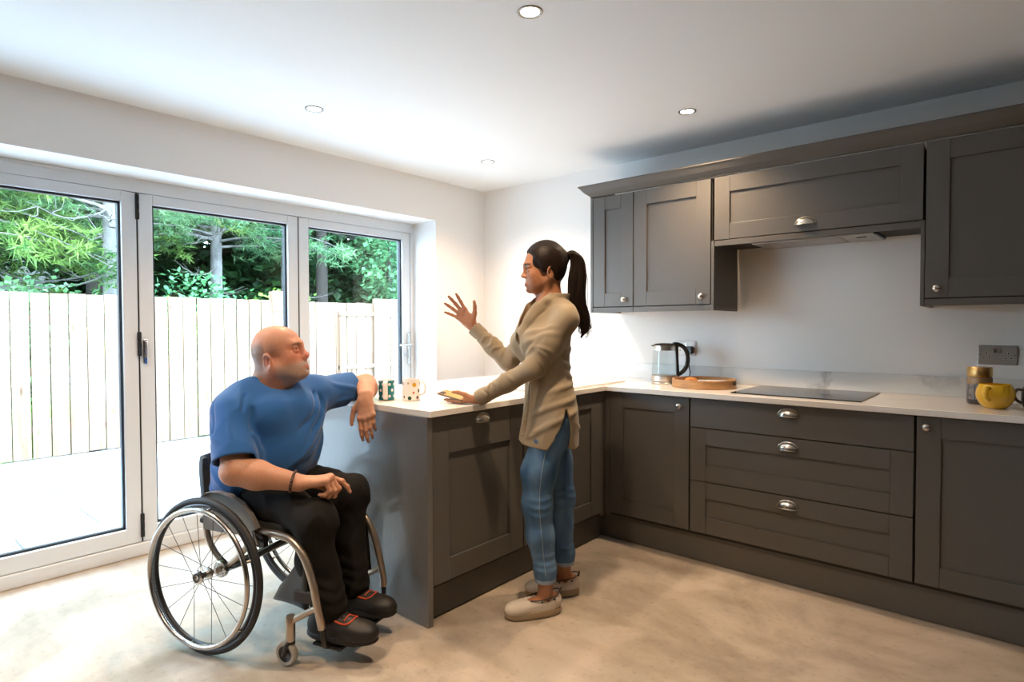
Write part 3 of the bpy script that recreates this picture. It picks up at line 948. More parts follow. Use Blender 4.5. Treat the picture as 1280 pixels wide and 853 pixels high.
# round wooden tray
t = thing('round_tray', 'round honey-coloured wooden tray between the kettle and the hob', 'tray', (2.095, -.330, ZW1 + .0005))
R_ = .180
MB().lathe([(0, 0), (R_ - .004, 0), (R_ - .004, .008), (0, .008)], 72).build('base', M['tray'], t, smooth=40)
MB().lathe([(R_ - .011, .006), (R_ - .012, .048), (R_ - .006, .050), (R_ + .001, .048), (R_, .001), (R_ - .004, .0)], 96, caps=False).build('rim', M['tray'], t, smooth=40)
for s in (-1, 1):
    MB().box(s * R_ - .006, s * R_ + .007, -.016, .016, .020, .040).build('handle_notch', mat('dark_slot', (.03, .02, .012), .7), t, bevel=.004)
t = thing('paper_napkin', 'folded white paper lying in the round wooden tray', 'napkin', (2.135, -.325, ZW1 + .0095), .3)
MB().box(-.075, .085, -.055, .055, 0, .030).build('folded_sheet', M['whiteglaze'], t, bevel=.005)
c_ = MB(); rn = random.Random(3)
for k in range(7):
    c_.tube([(rn.uniform(-.05, .0), rn.uniform(-.03, .03), .012), (rn.uniform(-.02, .02), rn.uniform(-.02, .02), .036), (rn.uniform(0, .055), rn.uniform(-.03, .03), .012)], [.010, .013, .008], 8, smooth=4)
og = (2.035, -.372, ZW1 + .009)
o = tag(c_.build('dried_fruit', mat('dried_orange', (.55, .22, .05), .6), smooth=60), 'small orange-brown bundle lying at the front of the wooden tray', 'food'); o.location = og

# coffee jar with gold lid
t = thing('coffee_jar', 'dark glass jar with a gold lid behind the yellow mug', 'jar', (3.372, -.262, ZW1 + .0005))
jr = .0475
MB().lathe([(0, 0), (jr - .003, 0), (jr, .004), (jr, .018), (jr, .022)], 48, caps=False).build('jar_base', mat('jar_glass', (.05, .05, .055), .15, coat=.6), t, smooth=40)
MB().lathe([(jr, .022), (jr + .0004, .022), (jr + .0004, .092), (jr, .092)], 48, caps=False, matfn=lambda a, r, z, i: 1 if (.026 < z < .10 and i == 1 and (int(a * 9) % 3 == 0)) else 0).build('paper_band', [mat('jar_paper', (.20, .20, .22), .5, vary=(60, .6)), mat('jar_paper_dark', (.09, .09, .10), .5)], t, smooth=40)
MB().lathe([(jr, .092), (jr, .118), (jr - .004, .124), (jr - .006, .127)], 48, caps=False).build('jar_neck', mat('jar_neck_amber', (.30, .20, .11), .2, coat=.4), t, smooth=40)
MB().lathe([(0, .126), (jr - .0005, .126), (jr, .128), (jr, .165), (jr - .003, .169), (0, .169)], 48).build('lid', M['gold'], t, smooth=40)


def mug(name, label, loc, prof, mats, rz, handle, matfn=None, hmat=0, hr=.006, group=None, sq=1.0):
    t = thing(name, label, 'mug', loc, rz, group)
    MB().lathe(prof, 240, matfn=matfn, caps=False).build('bowl', mats, t, smooth=40)
    MB().tube(handle, hr, 12, smooth=6, squash=sq).build('handle', mats[hmat], t, smooth=60)
    return t


# round yellow mug, handle toward the camera
tilt = [(0, .004), (.028, .004), (.034, 0), (.040, .003), (.055, .018), (.066, .040), (.0695, .060), (.066, .080), (.0585, .098), (.0555, .104), (.053, .103), (.056, .095), (.063, .078), (.066, .058), (.058, .026), (.04, .010), (0, .008)]
mug('mug', 'round yellow mug with its handle toward the camera', (3.432, -.398, ZW1 + .0005), tilt, [M['yellow']], math.radians(-108),
    [(.058, 0, .088), (.080, 0, .090), (.093, 0, .072), (.088, 0, .048), (.066, 0, .036)], hr=.0085)
# grey-brown jug cut by the right edge
dark = mat('dark_stoneware', (.075, .065, .05), .3, coat=.4, vary=(25, .4))
mug('mug', 'dark stoneware mug half cut off at the right edge of the photo', (3.562, -.322, ZW1 + .0005),
    [(0, .003), (.030, .003), (.034, 0), (.041, .006), (.046, .03), (.045, .065), (.040, .080), (.041, .092), (.0385, .092), (.037, .080), (.042, .062), (.042, .03), (.03, .010), (0, .008)],
    [dark], math.radians(200), [(.040, 0, .078), (.062, 0, .080), (.072, 0, .058), (.064, 0, .036), (.045, 0, .022)], hr=.006)

# two spotted mugs by the man's arm
def cyl_prof(r, h, rows=26):
    p = [(0, .004), (r - .010, .004), (r - .006, 0), (r - .001, .0015)]
    return p + [(r, .004 + (h - .006) * k / rows) for k in range(rows + 1)] + [(r - .0012, h), (r - .003, h - .001), (r - .0035, .012), (r - .012, .007), (0, .006)]


def dotfn(spots, r, base=0, rim=0, rows=26):
    def f(a, rr, z, i):
        if i < 3 or i > 3 + rows: return rim if i > 3 + rows else base
        for (da, dz, dr, mi) in spots:
            d = (a - da + PI) % (2 * PI) - PI
            if (d * r) ** 2 + (z - dz) ** 2 < dr * dr: return mi
        return base
    return f


r1, h1 = .0395, .098
sp1 = []
for k in range(8):
    for q, zz in ((0, .020), (0, .078), (.5, .049)):
        sp1.append(((k + .5 + q) * PI / 4 + .06, zz, .0072, 1))
camdir = math.atan2(-3.7154 + 1.915, 3.5246 - 1.13)
t = mug('mug', 'teal mug with white dots beside the mans forearm', (1.139, -1.905, ZW1 + .0005), cyl_prof(r1, h1, 84), [M['teal'], M['whiteglaze']], camdir - .10,
        [(.036, 0, .092), (.058, 0, .091), (.066, 0, .072), (.066, 0, .034), (.056, 0, .012), (.036, 0, .009)], matfn=dotfn(sp1, r1, 0, 1, 84), hmat=1, hr=.0062, group='spotted mugs on the peninsula', sq=1.9)
cols = [(.78, .72, .68), (.62, .34, .03), (.012, .06, .035), (.012, .012, .015), (.45, .12, .08), (.20, .09, .12), (.40, .33, .14)]
cm_ = [M['cream']] + [mat('mug_dot_%s' % n, c, .25, coat=.3) for n, c in zip(('ochre', 'green', 'black', 'coral', 'plum', 'olive'), cols[1:])]
D = lambda px, pz, pr, mi: (-math.asin(max(-.98, min(.98, px))) * -1, pz, pr, mi)
sp2 = [D(.35, .078, .0105, 1), D(-.2, .014, .0095, 2), D(.85, .048, .0085, 3), D(.25, .040, .0055, 4), D(.70, .016, .0085, 5), D(-.35, .086, .005, 6), D(-.95, .082, .0085, 5), D(-.80, .019, .006, 5), D(.97, .082, .0075, 5)]
sp2 += [(2.2, .03, .009, 1), (2.9, .07, .008, 4), (3.6, .03, .007, 2), (2.5, .085, .005, 5), (4.1, .075, .009, 3)]
t = mug('mug', 'white mug with multicoloured dots, its handle toward the right', (1.252, -1.842, ZW1 + .0005), cyl_prof(.0425, .104, 84), cm_, math.atan2(-3.7154 + 1.852, 3.5246 - 1.262),
        [(.014, .039, .090), (.021, .058, .088), (.025, .067, .066), (.022, .062, .036), (.014, .040, .026)], matfn=dotfn(sp2, .0425, 0, 0, 84), hmat=0, hr=.0052, group='spotted mugs on the peninsula')

# ------------------------------------------------------------------ wheelchair (local X = forward, Y = the sitter's left)
CHO, CHA = (.965, -2.479, 0), math.radians(18)
M['titan'] = mat('brushed_titanium', (.50, .42, .34), .32, metal=.9)
M['tyre'] = mat('black_tyre', (.018, .018, .019), .6)
M['rimblack'] = mat('black_rim', (.016, .016, .018), .3)
M['handrim'] = mat('polished_rail', (.52, .49, .46), .22, metal=1)
M['spokem'] = mat('dark_spoke', (.05, .05, .055), .35, metal=.6)
M['cloth'] = mat('black_fabric', (.012, .012, .013), .9, sheen=.2)
M['guard'] = mat('grey_guard', (.22, .205, .195), .42)
M['castertyre'] = mat('pale_grey_rubber', (.42, .40, .36), .6)
WC = thing('wheelchair', 'manual wheelchair with big spoked wheels carrying the seated man', 'wheelchair', CHO, CHA)
RW, CAM = .310, math.radians(2.0)
spk = None


def rear_wheel(side):
    global spk
    c, s = math.cos(CAM), math.sin(CAM)
    if side < 0: X, U, O = Vector((1, 0, 0)), Vector((0, s, c)), Vector((0, -c, s))
    else: X, U, O = Vector((-1, 0, 0)), Vector((0, -s, c)), Vector((0, c, s))
    P = Vector((0, side * .29, 0)) + U * RW
    fr = Matrix((X, U, O)).transposed().to_4x4(); fr.translation = P
    w = bpy.data.objects.new('rear_wheel', None); COL.objects.link(w); w.empty_display_size = .05
    w.parent = WC; w.matrix_local = fr
    MB().ring(RW - .0135, .0135, n=120, m=14, ry=.0125).build('tyre', M['tyre'], w, smooth=60)
    MB().ring(RW - .033, .011, n=110, m=12, ry=.010).build('rim', M['rimblack'], w, smooth=60)
    hr = MB().ring(.268, .0098, c=(0, 0, .034), n=120, m=14)
    hr.build('hand_rim', M['handrim'], w, smooth=60)
    for k in range(6):
        a = 2 * PI * (k + .35) / 6
        d = Vector((math.cos(a), math.sin(a), 0))
        tb = MB().tube([d * .277 + Vector((0, 0, .006)), d * .272 + Vector((0, 0, .022)), d * .268 + Vector((0, 0, .030))], [.007, .006, .006], 8)

        tb.build('rail_bracket', M['handrim'], w, smooth=60)
    hb = MB().lathe([(0, -.040), (.012, -.040), (.012, -.026), (.026, -.022), (.026, -.017), (.013, -.014), (.013, .020), (.0275, .023), (.0275, .030), (.020, .034), (.010, .034), (.010, .030), (0, .030)], 36)
    hb.build('hub', M['nickel'], w, smooth=40)
    MB().lathe([(.0185, .0345), (.0185, .0355), (.0105, .0355), (.0105, .0345)], 30, caps=False).build('hub_ring', M['black'], w)
    for k in range(18):
        a0 = 2 * PI * k / 18; fl = .026 if k % 2 else -.019
        da = (1 if (k // 2) % 2 else -1) * .95
        if spk is None: spk = {}
        key = (k % 4)
        p0 = Vector((.0235 * math.cos(da), .0235 * math.sin(da), fl)); p1 = Vector((RW - .036, 0, 0))
        if key not in spk:
            o = MB().tube([p0, p1], .0013, 6).build('spoke', M['spokem'], w)
            spk[key] = o.data
        else:
            o = bpy.data.objects.new('spoke', spk[key]); COL.objects.link(o); o.parent = w
        o.rotation_euler = (0, 0, a0)
    return w


rear_wheel(-1); rear_wheel(1)
for s in (-1, 1):
    y = s * .205
    # side frame: seat rail, front bend, leg tube
    f = MB()
    f.tube([(.20, y, .492), (.31, y, .492), (.375, y, .482), (.425, y, .448), (.460, y, .395), (.487, y, .325), (.505, y, .250), (.520, y * .99, .185), (.522, y * .97, .158)], .0148, 16, smooth=6)
    f.tube([(.508, y, .238), (.455, y * 1.04, .208), (.395, s * .222, .172)], .0125, 14, smooth=4)
    f.lathe([(0, .098), (.0165, .098), (.0185, .102), (.0185, .192), (.016, .196), (0, .196)], 24, c=(.392, s * .224, 0))
    f.build('front_frame', M['titan'], WC, smooth=50)
    r = MB()
    r.tube([(-.075, y, .500), (-.060, y, .430), (-.02, y, .370), (.045, y, .325)], .0125, 14, smooth=5)
    r.tube([(.045, y, .325), (.105, y, .372), (.165, y, .440), (.195, y, .492)], .0125, 14, smooth=5)
    r.build('rear_frame', M['titan'], WC, smooth=50)
    MB().lathe([(0, -.012), (.030, -.012), (.034, -.008), (.034, .008), (.030, .012), (0, .012)], 30, c=(.030, s * .222, .318), frame=Matrix.Rotation(PI / 2, 3, 'X')).build('axle_plate', M['nickel'], WC, smooth=40)
    MB().tube([(-.09, y, .502), (.22, y, .492)], .0155, 14).build('seat_rail', M['black'], WC, smooth=50)
    # side guard: plate following the tyre with a curled top lip
    out = [(-.065, .470), (-.062, .600), (-.04, .618), (-.01, .627), (.04, .632), (.10, .622), (.16, .598), (.205, .560), (.236, .512), (.225, .492), (.10, .470)]
    g = MB().prism([(a, b) for a, b in out], 'y', y + s * .014, y + s * .020)
    top = [(-.062, .606), (-.04, .622), (.0, .632), (.04, .635), (.10, .626), (.16, .601), (.205, .563), (.238, .512)]
    for i in range(len(top) - 1):
        (a, b), (c_, d) = top[i], top[i + 1]
        yo, yi = y + s * .036, y + s * .010
        g.add([(a, yi, b), (c_, yi, d), (c_, yo, d), (a, yo, b), (a, yi, b + .004), (c_, yi, d + .004), (c_, yo, d + .004), (a, yo, b + .004)],
              [(0, 1, 2, 3), (7, 6, 5, 4), (0, 4, 5, 1), (1, 5, 6, 2), (2, 6, 7, 3), (3, 7, 4, 0)])
    g.build('side_guard', M['guard'], WC, bevel=.0015)
    # castor
    cf = MB()
    cx, cy = .385, s * .224
    cf.lathe([(0, .088), (.014, .088), (.014, .100), (0, .100)], 20, c=(.392, cy, 0))
    for q in (-1, 1):
        cf.tube([(.392, cy, .092), (.388, cy + q * .019, .086), (.383, cy + q * .0205, .066), (.376, cy + q * .0205, .046)], [.008, .008, .007, .008], 10, smooth=4)
    cf.build('castor_fork', M['black'], WC, smooth=50)
    rotx = Matrix.Rotation(PI / 2, 3, 'X')
    cw = MB().lathe([(0, -.010), (.028, -.010), (.031, -.0125), (.031, .0125), (.028, .010), (0, .010)], 36, c=(.374, cy, .0465), frame=rotx).build('castor_wheel', M['black'], WC, smooth=40)
    MB().lathe([(.031, -.0125), (.041, -.014), (.0455, -.009), (.0465, 0), (.0455, .009), (.041, .014), (.031, .0125)], 44, c=(.374, cy, .0465), frame=rotx, caps=False).build('castor_tyre', M['castertyre'], cw, smooth=50)
    # brake
    b = MB().tube([(.215, s * .228, .500), (.235, s * .240, .470), (.250, s * .245, .452)], .009, 10)
    b.tube([(.215, s * .226, .490), (.26, s * .226, .470)], .011, 10)
    b.box(.225, .265, s * .215 - .012, s * .215 + .012, .440, .478)
    b.build('brake', M['black'], WC, smooth=45)
    MB().tube([(.522, y * .97, .160), (.526, y * .95, .12), (.520, y * .88, .085), (.515, y * .75, .066)], .0105, 12, smooth=5).build('footrest_bar', M['black'], WC, smooth=50)
# axle and cross tubes
MB().tube([(.030, -.235, .314), (.030, .235, .314)], .0165, 18).build('axle_tube', M['titan'], WC, smooth=50)
MB().tube([(.045, -.205, .322), (.13, -.19, .352), (.30, -.10, .455), (.33, 0, .47), (.30, .10, .455), (.13, .19, .352), (.045, .205, .322)], .011, 12, smooth=5).build('cross_brace', M['black'], WC, smooth=50)
MB().tube([(.31, -.205, .480), (.31, .205, .480)], .011, 12).build('seat_crossbar', M['black'], WC, smooth=50)
# sling and cushion
MB().box(-.105, .315, -.190, .190, .474, .486).build('seat_sling', M['cloth'], WC, bevel=.004)
cu = MB().box(-.10, .335, -.192, .192, .487, .535)
cu.build('cushion', M['cloth'], WC, bevel=.018, seg=4)
# back: padded shell curving round the sides
bk = MB(); n = 21; vs = []; fs = []
for i in range(n):
    u = -1 + 2 * i / (n - 1); y = .212 * math.sin(u * PI / 2 * .98); dx = .085 * abs(u) ** 2.6
    for k in range(9):
        v = k / 8; z = .545 + .215 * v; round_ = .012 * (2 * v - 1) ** 4
        for dpt in (0, .030):
            vs.append((-.150 + dx + dpt * (1 - .3 * abs(u) ** 4) + round_ * (1 if dpt == 0 else -1) - .02 * v, y * (1 if dpt == 0 else .90), z))
for i in range(n - 1):
    for k in range(8):
        a = (i * 9 + k) * 2; b = ((i + 1) * 9 + k) * 2
        fs += [(a, b, b + 2, a + 2), (a + 1, a + 3, b + 3, b + 1)]
for i in range(n - 1):
    a = (i * 9) * 2; b = ((i + 1) * 9) * 2; fs.append((a, a + 1, b + 1, b)); a += 16; b += 16; fs.append((a, b, b + 1, a + 1))
for k in range(8):
    a = k * 2; fs.append((a, a + 2, a + 3, a + 1)); a = ((n - 1) * 9 + k) * 2; fs.append((a, a + 1, a + 3, a + 2))
bk.add(vs, fs)
bk.build('backrest', mat('dark_navy_pad', (.016, .019, .026), .6), WC, smooth=60, bevel=.006, seg=3)
for s in (-1, 1):
    MB().tube([(-.085, s * .15, .495), (-.100, s * .13, .56), (-.118, s * .13, .70)], .011, 12).build('back_post', M['black'], WC, smooth=50)
# calf strap: cloth hung between the leg tubes, sagging backwards
cs = MB(); vs = []; fs = []; nu, nv = 25, 15
for i in range(nu):
    u = -1 + 2 * i / (nu - 1)
    for k in range(nv):
        v = k / (nv - 1)
        sag = (1 - abs(u) ** 2.2)
        x = .440 - .330 * sag * (.22 + .78 * v) + .02 * v - (.02 * math.sin(u * 9) * v * .4)
        z = .435 - .225 * v - .045 * sag * v + .012 * math.sin(u * 7 + 1) * v
        vs.append((x, u * .198, z))
for i in range(nu - 1):
    for k in range(nv - 1):
        a = i * nv + k; fs.append((a, a + nv, a + nv + 1, a + 1))
cs.add(vs, fs)
o = cs.build('calf_panel', M['cloth'], WC, smooth=60)
sd_ = o.modifiers.new('thick', 'SOLIDIFY'); sd_.thickness = .006
MB().box(.395, .50, -.212, -.190, .245, .287).build('strap', mat('charcoal_strap', (.03, .03, .032), .7), WC, bevel=.004)
MB().box(.440, .575, -.160, .160, .058, .069).build('footplate', M['black'], WC, bevel=.004)

# ------------------------------------------------------------------ smooth solid modelling (distance fields -> one continuous mesh)
F32 = np.float32


def V3(*a): return np.array(a, dtype=np.float64)


def unit(v):
    v = np.asarray(v, float); return v / (np.linalg.norm(v) + 1e-12)


def crom(xs, ys, n=60):
    """smooth table through knots"""
    xs = np.asarray(xs, float); ys = np.asarray(ys, float)
    m = np.gradient(ys, xs)
    X = np.linspace(xs[0], xs[-1], n); i = np.clip(np.searchsorted(xs, X) - 1, 0, len(xs) - 2)
    hh = xs[i + 1] - xs[i]; t = (X - xs[i]) / hh
    Y = (2 * t ** 3 - 3 * t ** 2 + 1) * ys[i] + (t ** 3 - 2 * t ** 2 + t) * hh * m[i] + (-2 * t ** 3 + 3 * t ** 2) * ys[i + 1] + (t ** 3 - t ** 2) * hh * m[i + 1]
    return X, Y


class Sdf:
    def __init__(self):
        self.pr = []      # (fn, centre, radius, op, k)
        self.disp = []    # (fn, centre, radius)

    def _add(self, fn, c, r, op='u', k=.01):
        self.pr.append((fn, np.asarray(c, float), float(r), op, float(k))); return self

    def cone(self, a, b, ra, rb, k=.01, op='u'):
        a = np.asarray(a, float); b = np.asarray(b, float); ab = b - a; L2 = float(ab @ ab) + 1e-12
        def fn(p):
            q = p - a.astype(F32); t = np.clip((q @ ab.astype(F32)) / F32(L2), 0, 1)
            return np.linalg.norm(q - t[:, None] * ab.astype(F32), axis=1) - (F32(ra) + t * F32(rb - ra))
        return self._add(fn, (a + b) / 2, np.sqrt(L2) / 2 + max(ra, rb), op, k)

    def chain(self, pts, rs, k=.01, op='u'):
        for i in range(len(pts) - 1): self.cone(pts[i], pts[i + 1], rs[i], rs[i + 1], k, op)
        return self

    def ell(self, c, r, R=None, k=.01, op='u'):
        c = np.asarray(c, float); r = np.asarray(r, float)
        R = np.eye(3) if R is None else np.asarray(R, float)
        def fn(p):
            q = (p - c.astype(F32)) @ R.astype(F32)
            k0 = np.linalg.norm(q / r.astype(F32), axis=1); k1 = np.linalg.norm(q / (r * r).astype(F32), axis=1)
            return np.where(k1 > 1e-6, k0 * (k0 - 1) / np.maximum(k1, 1e-6), -F32(min(r)))
        return self._add(fn, c, max(r), op, k)

    def ecap(self, a, b, ra, rb, side, k=.01, op='u'):
        """tapered limb with elliptical section; ra, rb = (along side, across)"""
        a = np.asarray(a, float); b = np.asarray(b, float); ax = b - a; L = np.linalg.norm(ax); ax = ax / L
        s = np.asarray(side, float); s = unit(s - ax * (s @ ax)); w = np.cross(ax, s)
        B = np.stack([ax, s, w], 1).astype(F32); ra = np.asarray(ra, float); rb = np.asarray(rb, float)
        def fn(p):
            q = (p - a.astype(F32)) @ B; t = np.clip(q[:, 0] / F32(L), 0, 1)
            r1 = ra[0] + t * (rb[0] - ra[0]); r2 = ra[1] + t * (rb[1] - ra[1]); ov = q[:, 0] - t * F32(L); rm = np.minimum(r1, r2)
            e = np.sqrt((q[:, 1] / r1) ** 2 + (q[:, 2] / r2) ** 2 + (ov / rm) ** 2)
            g = np.sqrt((q[:, 1] / r1 ** 2) ** 2 + (q[:, 2] / r2 ** 2) ** 2 + (ov / rm ** 2) ** 2)
            return (np.where(g > 1e-5, e * (e - 1) / np.maximum(g, 1e-5), -rm)).astype(F32)
        return self._add(fn, (a + b) / 2, L / 2 + max(*ra, *rb), op, k)

    def stack(self, zs, cx, cy, a, b, tw=None, k=.02, op='u', n=2.0, O=(0, 0, 0), R=None):
        """sections stacked along local z: centre (cx, cy), half sizes a (x) b (y), twist tw (deg); superellipse power n"""
        Z, A = crom(zs, a); _, Bv = crom(zs, b); _, CX = crom(zs, cx); _, CY = crom(zs, cy)
        T = np.radians(crom(zs, tw)[1]) if tw is not None else np.zeros_like(Z)
        z0, z1 = zs[0], zs[-1]; O = np.asarray(O, float); R = np.eye(3) if R is None else np.asarray(R, float)
        def fn(p):
            q = (p - O.astype(F32)) @ R.astype(F32)
            z = np.clip(q[:, 2], z0, z1); ia = np.interp(z, Z, A); ib = np.interp(z, Z, Bv)
            x = q[:, 0] - np.interp(z, Z, CX); y = q[:, 1] - np.interp(z, Z, CY); t = np.interp(z, Z, T)
            c, s = np.cos(t), np.sin(t); x, y = c * x + s * y, -s * x + c * y
            if n == 2: e = np.sqrt((x / ia) ** 2 + (y / ib) ** 2)
            else: e = (np.abs(x / ia) ** n + np.abs(y / ib) ** n) ** (1 / n)
            d = (e - 1) * np.minimum(ia, ib); ov = np.abs(q[:, 2] - z)
            return np.where(ov > 0, np.sqrt(np.maximum(d, 0) ** 2 + ov ** 2) + np.minimum(d, 0) * 0, d).astype(F32)
        cz = np.array([np.mean(cx), np.mean(cy), (z0 + z1) / 2]); rr = np.hypot((z1 - z0) / 2, max(max(a), max(b)) + np.ptp(cx) / 2 + np.ptp(cy) / 2)
        return self._add(fn, O + R @ cz, rr, op, k)

    def plane(self, p0, nrm, k=.003, near=None, rad=9, op='S'):
        """cut away the half-space on the nrm side (only inside the sphere near, rad)"""
        p0 = np.asarray(p0, float); nrm = unit(nrm)
        def fn(p):
            d = (p - p0.astype(F32)) @ nrm.astype(F32)
            if near is not None:
                e = np.linalg.norm(p - np.asarray(near, F32), axis=1) - F32(rad)
                return np.maximum(-d, e)
            return -d
        return self._add(fn, p0 if near is None else near, 99 if near is None else rad, op, k)

    def value(self, p):
        p = np.asarray(p, F32); d = np.full(len(p), 1e3, F32)
        for fn, c, r, op, k in self.pr:
            if op in 'us': d = self._op(d, fn(p), op, k)
        return d

    def fold(self, pts, A, w, sub=5):
        """ridge (A > 0) or crease (A < 0) along a polyline, drawn onto the surface as built so far"""
        q, _ = spline([Vector(p) for p in pts], [0] * len(pts), sub)
        q = np.array([tuple(v) for v in q])
        for _ in range(5):
            e = 1e-3; d = self.value(q)
            g = np.stack([self.value(q + np.eye(3)[i] * e) - self.value(q - np.eye(3)[i] * e) for i in range(3)], 1) / (2 * e)
            q = q - (np.clip(d, -.04, .04) / np.maximum((g * g).sum(1), .3))[:, None] * g
        L = np.linspace(0, 1, len(q)); amp = A * np.clip(np.minimum(L, 1 - L) / .22, .12, 1)
        def fn(p):
            best = np.full(len(p), 1e9, F32); am = np.zeros(len(p), F32)
            for i in range(len(q) - 1):
                a, ab = q[i].astype(F32), (q[i + 1] - q[i]).astype(F32); v = p - a; t = np.clip((v @ ab) / F32(ab @ ab + 1e-12), 0, 1)
                dd = ((v - t[:, None] * ab) ** 2).sum(1); m = dd < best
                best = np.where(m, dd, best); am = np.where(m, F32(amp[i]) + t * F32(amp[i + 1] - amp[i]), am)
            return -am * np.exp(-best / F32(w * w))
        c = q.mean(0); r = np.linalg.norm(q - c, axis=1).max() + 2.2 * w
        self.disp.append((fn, c, r)); return self

    def wrinkle(self, A, freq, stretch=(1, 1, 1), seed=0, near=None, rad=9, R=None):
        rs = np.random.RandomState(seed); K = rs.normal(size=(7, 3)); K /= np.linalg.norm(K, axis=1)[:, None]; K *= freq * rs.uniform(.6, 1.5, (7, 1)); ph = rs.uniform(0, 6.28, 7)
        st = np.asarray(stretch, float); Rm = np.eye(3) if R is None else np.asarray(R, float)
        def fn(p):
            q = (p @ Rm.astype(F32)) * st.astype(F32); w = np.zeros(len(p), F32)
            q = q + F32(.25 / freq) * np.sin(q[:, [1, 2, 0]] * F32(freq * .9))
            for i in range(7): w += np.sin(q @ K[i].astype(F32) + F32(ph[i]))
            r = (1 - np.abs(w / 3.0)) * F32(A)
            if near is not None:
                e = np.linalg.norm(p - np.asarray(near, F32), axis=1); r = r * np.clip((F32(rad) - e) / F32(rad * .5), 0, 1)
            return -r
        self.disp.append((fn, np.zeros(3) if near is None else np.asarray(near, float), 99 if near is None else rad)); return self

    def mesh(self, lo, hi, h, B=10):
        lo = np.asarray(lo, float); n = [int(np.ceil((hi[i] - lo[i]) / h / B)) * B for i in range(3)]
        nb = [m // B for m in n]
        bi = np.stack(np.meshgrid(*[np.arange(m) for m in nb], indexing='ij'), -1).reshape(-1, 3)
        bc = lo + (bi * B + (B - 1) / 2) * h; hd = B * h * .5 * 1.7321
        off = np.stack(np.meshgrid(*[np.arange(B)] * 3, indexing='ij'), -1).reshape(-1, 3).astype(float) * h - (B - 1) / 2 * h
        # coarse pass
        d = np.full(len(bc), 1e3, F32)
        bcf = bc.astype(F32)
        for fn, c, r, op, k in self.pr:
            near = np.linalg.norm(bc - c, axis=1) < r + 3 * hd + k
            if near.any(): d[near] = self._op(d[near], fn(bcf[near]), op, k)
        amp = .012 if self.disp else 0
        keep = np.abs(d) < hd * 1.6 + amp + 2 * h
        # sign elsewhere
        full = np.where(np.repeat(np.repeat(np.repeat((d < 0).reshape(nb), B, 0), B, 1), B, 2), F32(-1), F32(1)).astype(F32)
        kb = np.nonzero(keep)[0]
        D = np.full((len(kb), B ** 3), 1e3, F32); KC = bc[kb]
        offf = off.astype(F32)
        def apply(ops):
            for fn, c, r, op, k in self.pr:
                if op not in ops: continue
                near = np.nonzero(np.linalg.norm(KC - c, axis=1) < r + hd + k + 4 * h)[0]
                for s in range(0, len(near), 400):
                    q = near[s:s + 400]
                    p = (KC[q].astype(F32)[:, None, :] + offf[None]).reshape(-1, 3)
                    D[q] = self._op(D[q].ravel(), fn(p), op, k).reshape(len(q), -1)
        apply('us')
        for fn, c, r in self.disp:
            near = np.nonzero(np.linalg.norm(KC - c, axis=1) < r + hd)[0]
            for s in range(0, len(near), 400):
                q = near[s:s + 400]
                p = (KC[q].astype(F32)[:, None, :] + offf[None]).reshape(-1, 3)
                D[q] += fn(p).reshape(len(q), -1)
        apply('S')
        f6 = full.reshape(nb[0], B, nb[1], B, nb[2], B)
        b = bi[kb]
        f6[b[:, 0], :, b[:, 1], :, b[:, 2], :] = D.reshape(-1, B, B, B)
        return surface_net(f6.reshape(n), lo, h)

    @staticmethod
    def _op(d, e, op, k):
        if op == 'u':
            if k <= 0: return np.minimum(d, e)
            hh = np.maximum(k - np.abs(d - e), 0) / F32(k)
            return np.minimum(d, e) - hh * hh * F32(k * .25)
        e = -e
        if k <= 0: return np.maximum(d, e)
        hh = np.maximum(k - np.abs(d - e), 0) / F32(k)
        return np.maximum(d, e) + hh * hh * F32(k * .25)


def surface_net(d, lo, h):
    s = d < 0
    n = d.shape
    cnt = np.zeros((n[0] - 1, n[1] - 1, n[2] - 1), np.uint8)
    for i in (0, 1):
        for j in (0, 1):
            for k in (0, 1):
                cnt += s[i:n[0] - 1 + i, j:n[1] - 1 + j, k:n[2] - 1 + k]
    I, J, K = np.nonzero((cnt > 0) & (cnt < 8)); del cnt
    N = len(I); acc = np.zeros((N, 3)); num = np.zeros(N)
    cor = [(0, 0, 0), (1, 0, 0), (0, 1, 0), (1, 1, 0), (0, 0, 1), (1, 0, 1), (0, 1, 1), (1, 1, 1)]
    val = [d[I + c[0], J + c[1], K + c[2]].astype(float) for c in cor]
    for a in range(8):
        for ax, st in ((0, 1), (1, 2), (2, 4)):
            if cor[a][ax] == 0:
                b = a + st; m = (val[a] < 0) != (val[b] < 0)
                t = np.where(m, val[a] / np.where(m, val[a] - val[b], 1), 0)
                p = np.array(cor[a], float)[None] + t[:, None] * np.eye(3)[ax][None]
                acc += p * m[:, None]; num += m
    P = (np.stack([I, J, K], 1) + acc / num[:, None]) * h + lo
    key = (I.astype(np.int64) * n[1] + J) * n[2] + K            # sorted already
    quads = []
    for ax in range(3):
        sl0 = [slice(None)] * 3; sl1 = [slice(None)] * 3; sl0[ax] = slice(0, -1); sl1[ax] = slice(1, None)
        A, C_ = s[tuple(sl0)], s[tuple(sl1)]
        q = np.stack(np.nonzero(A != C_), 1)
        u, v = (ax + 1) % 3, (ax + 2) % 3
        ok = (q[:, u] > 0) & (q[:, v] > 0) & (q[:, u] < n[u] - 1) & (q[:, v] < n[v] - 1); q = q[ok]
        ids = []
        for du, dv in ((1, 1), (0, 1), (0, 0), (1, 0)):
            c = q.copy(); c[:, u] -= du; c[:, v] -= dv
            kk = (c[:, 0].astype(np.int64) * n[1] + c[:, 1]) * n[2] + c[:, 2]
            ids.append(np.searchsorted(key, kk))
        f = np.stack(ids, 1)
        flip = ~A[q[:, 0], q[:, 1], q[:, 2]]
        f[flip] = f[flip][:, ::-1]
        quads.append(f)
    return P, np.concatenate(quads)


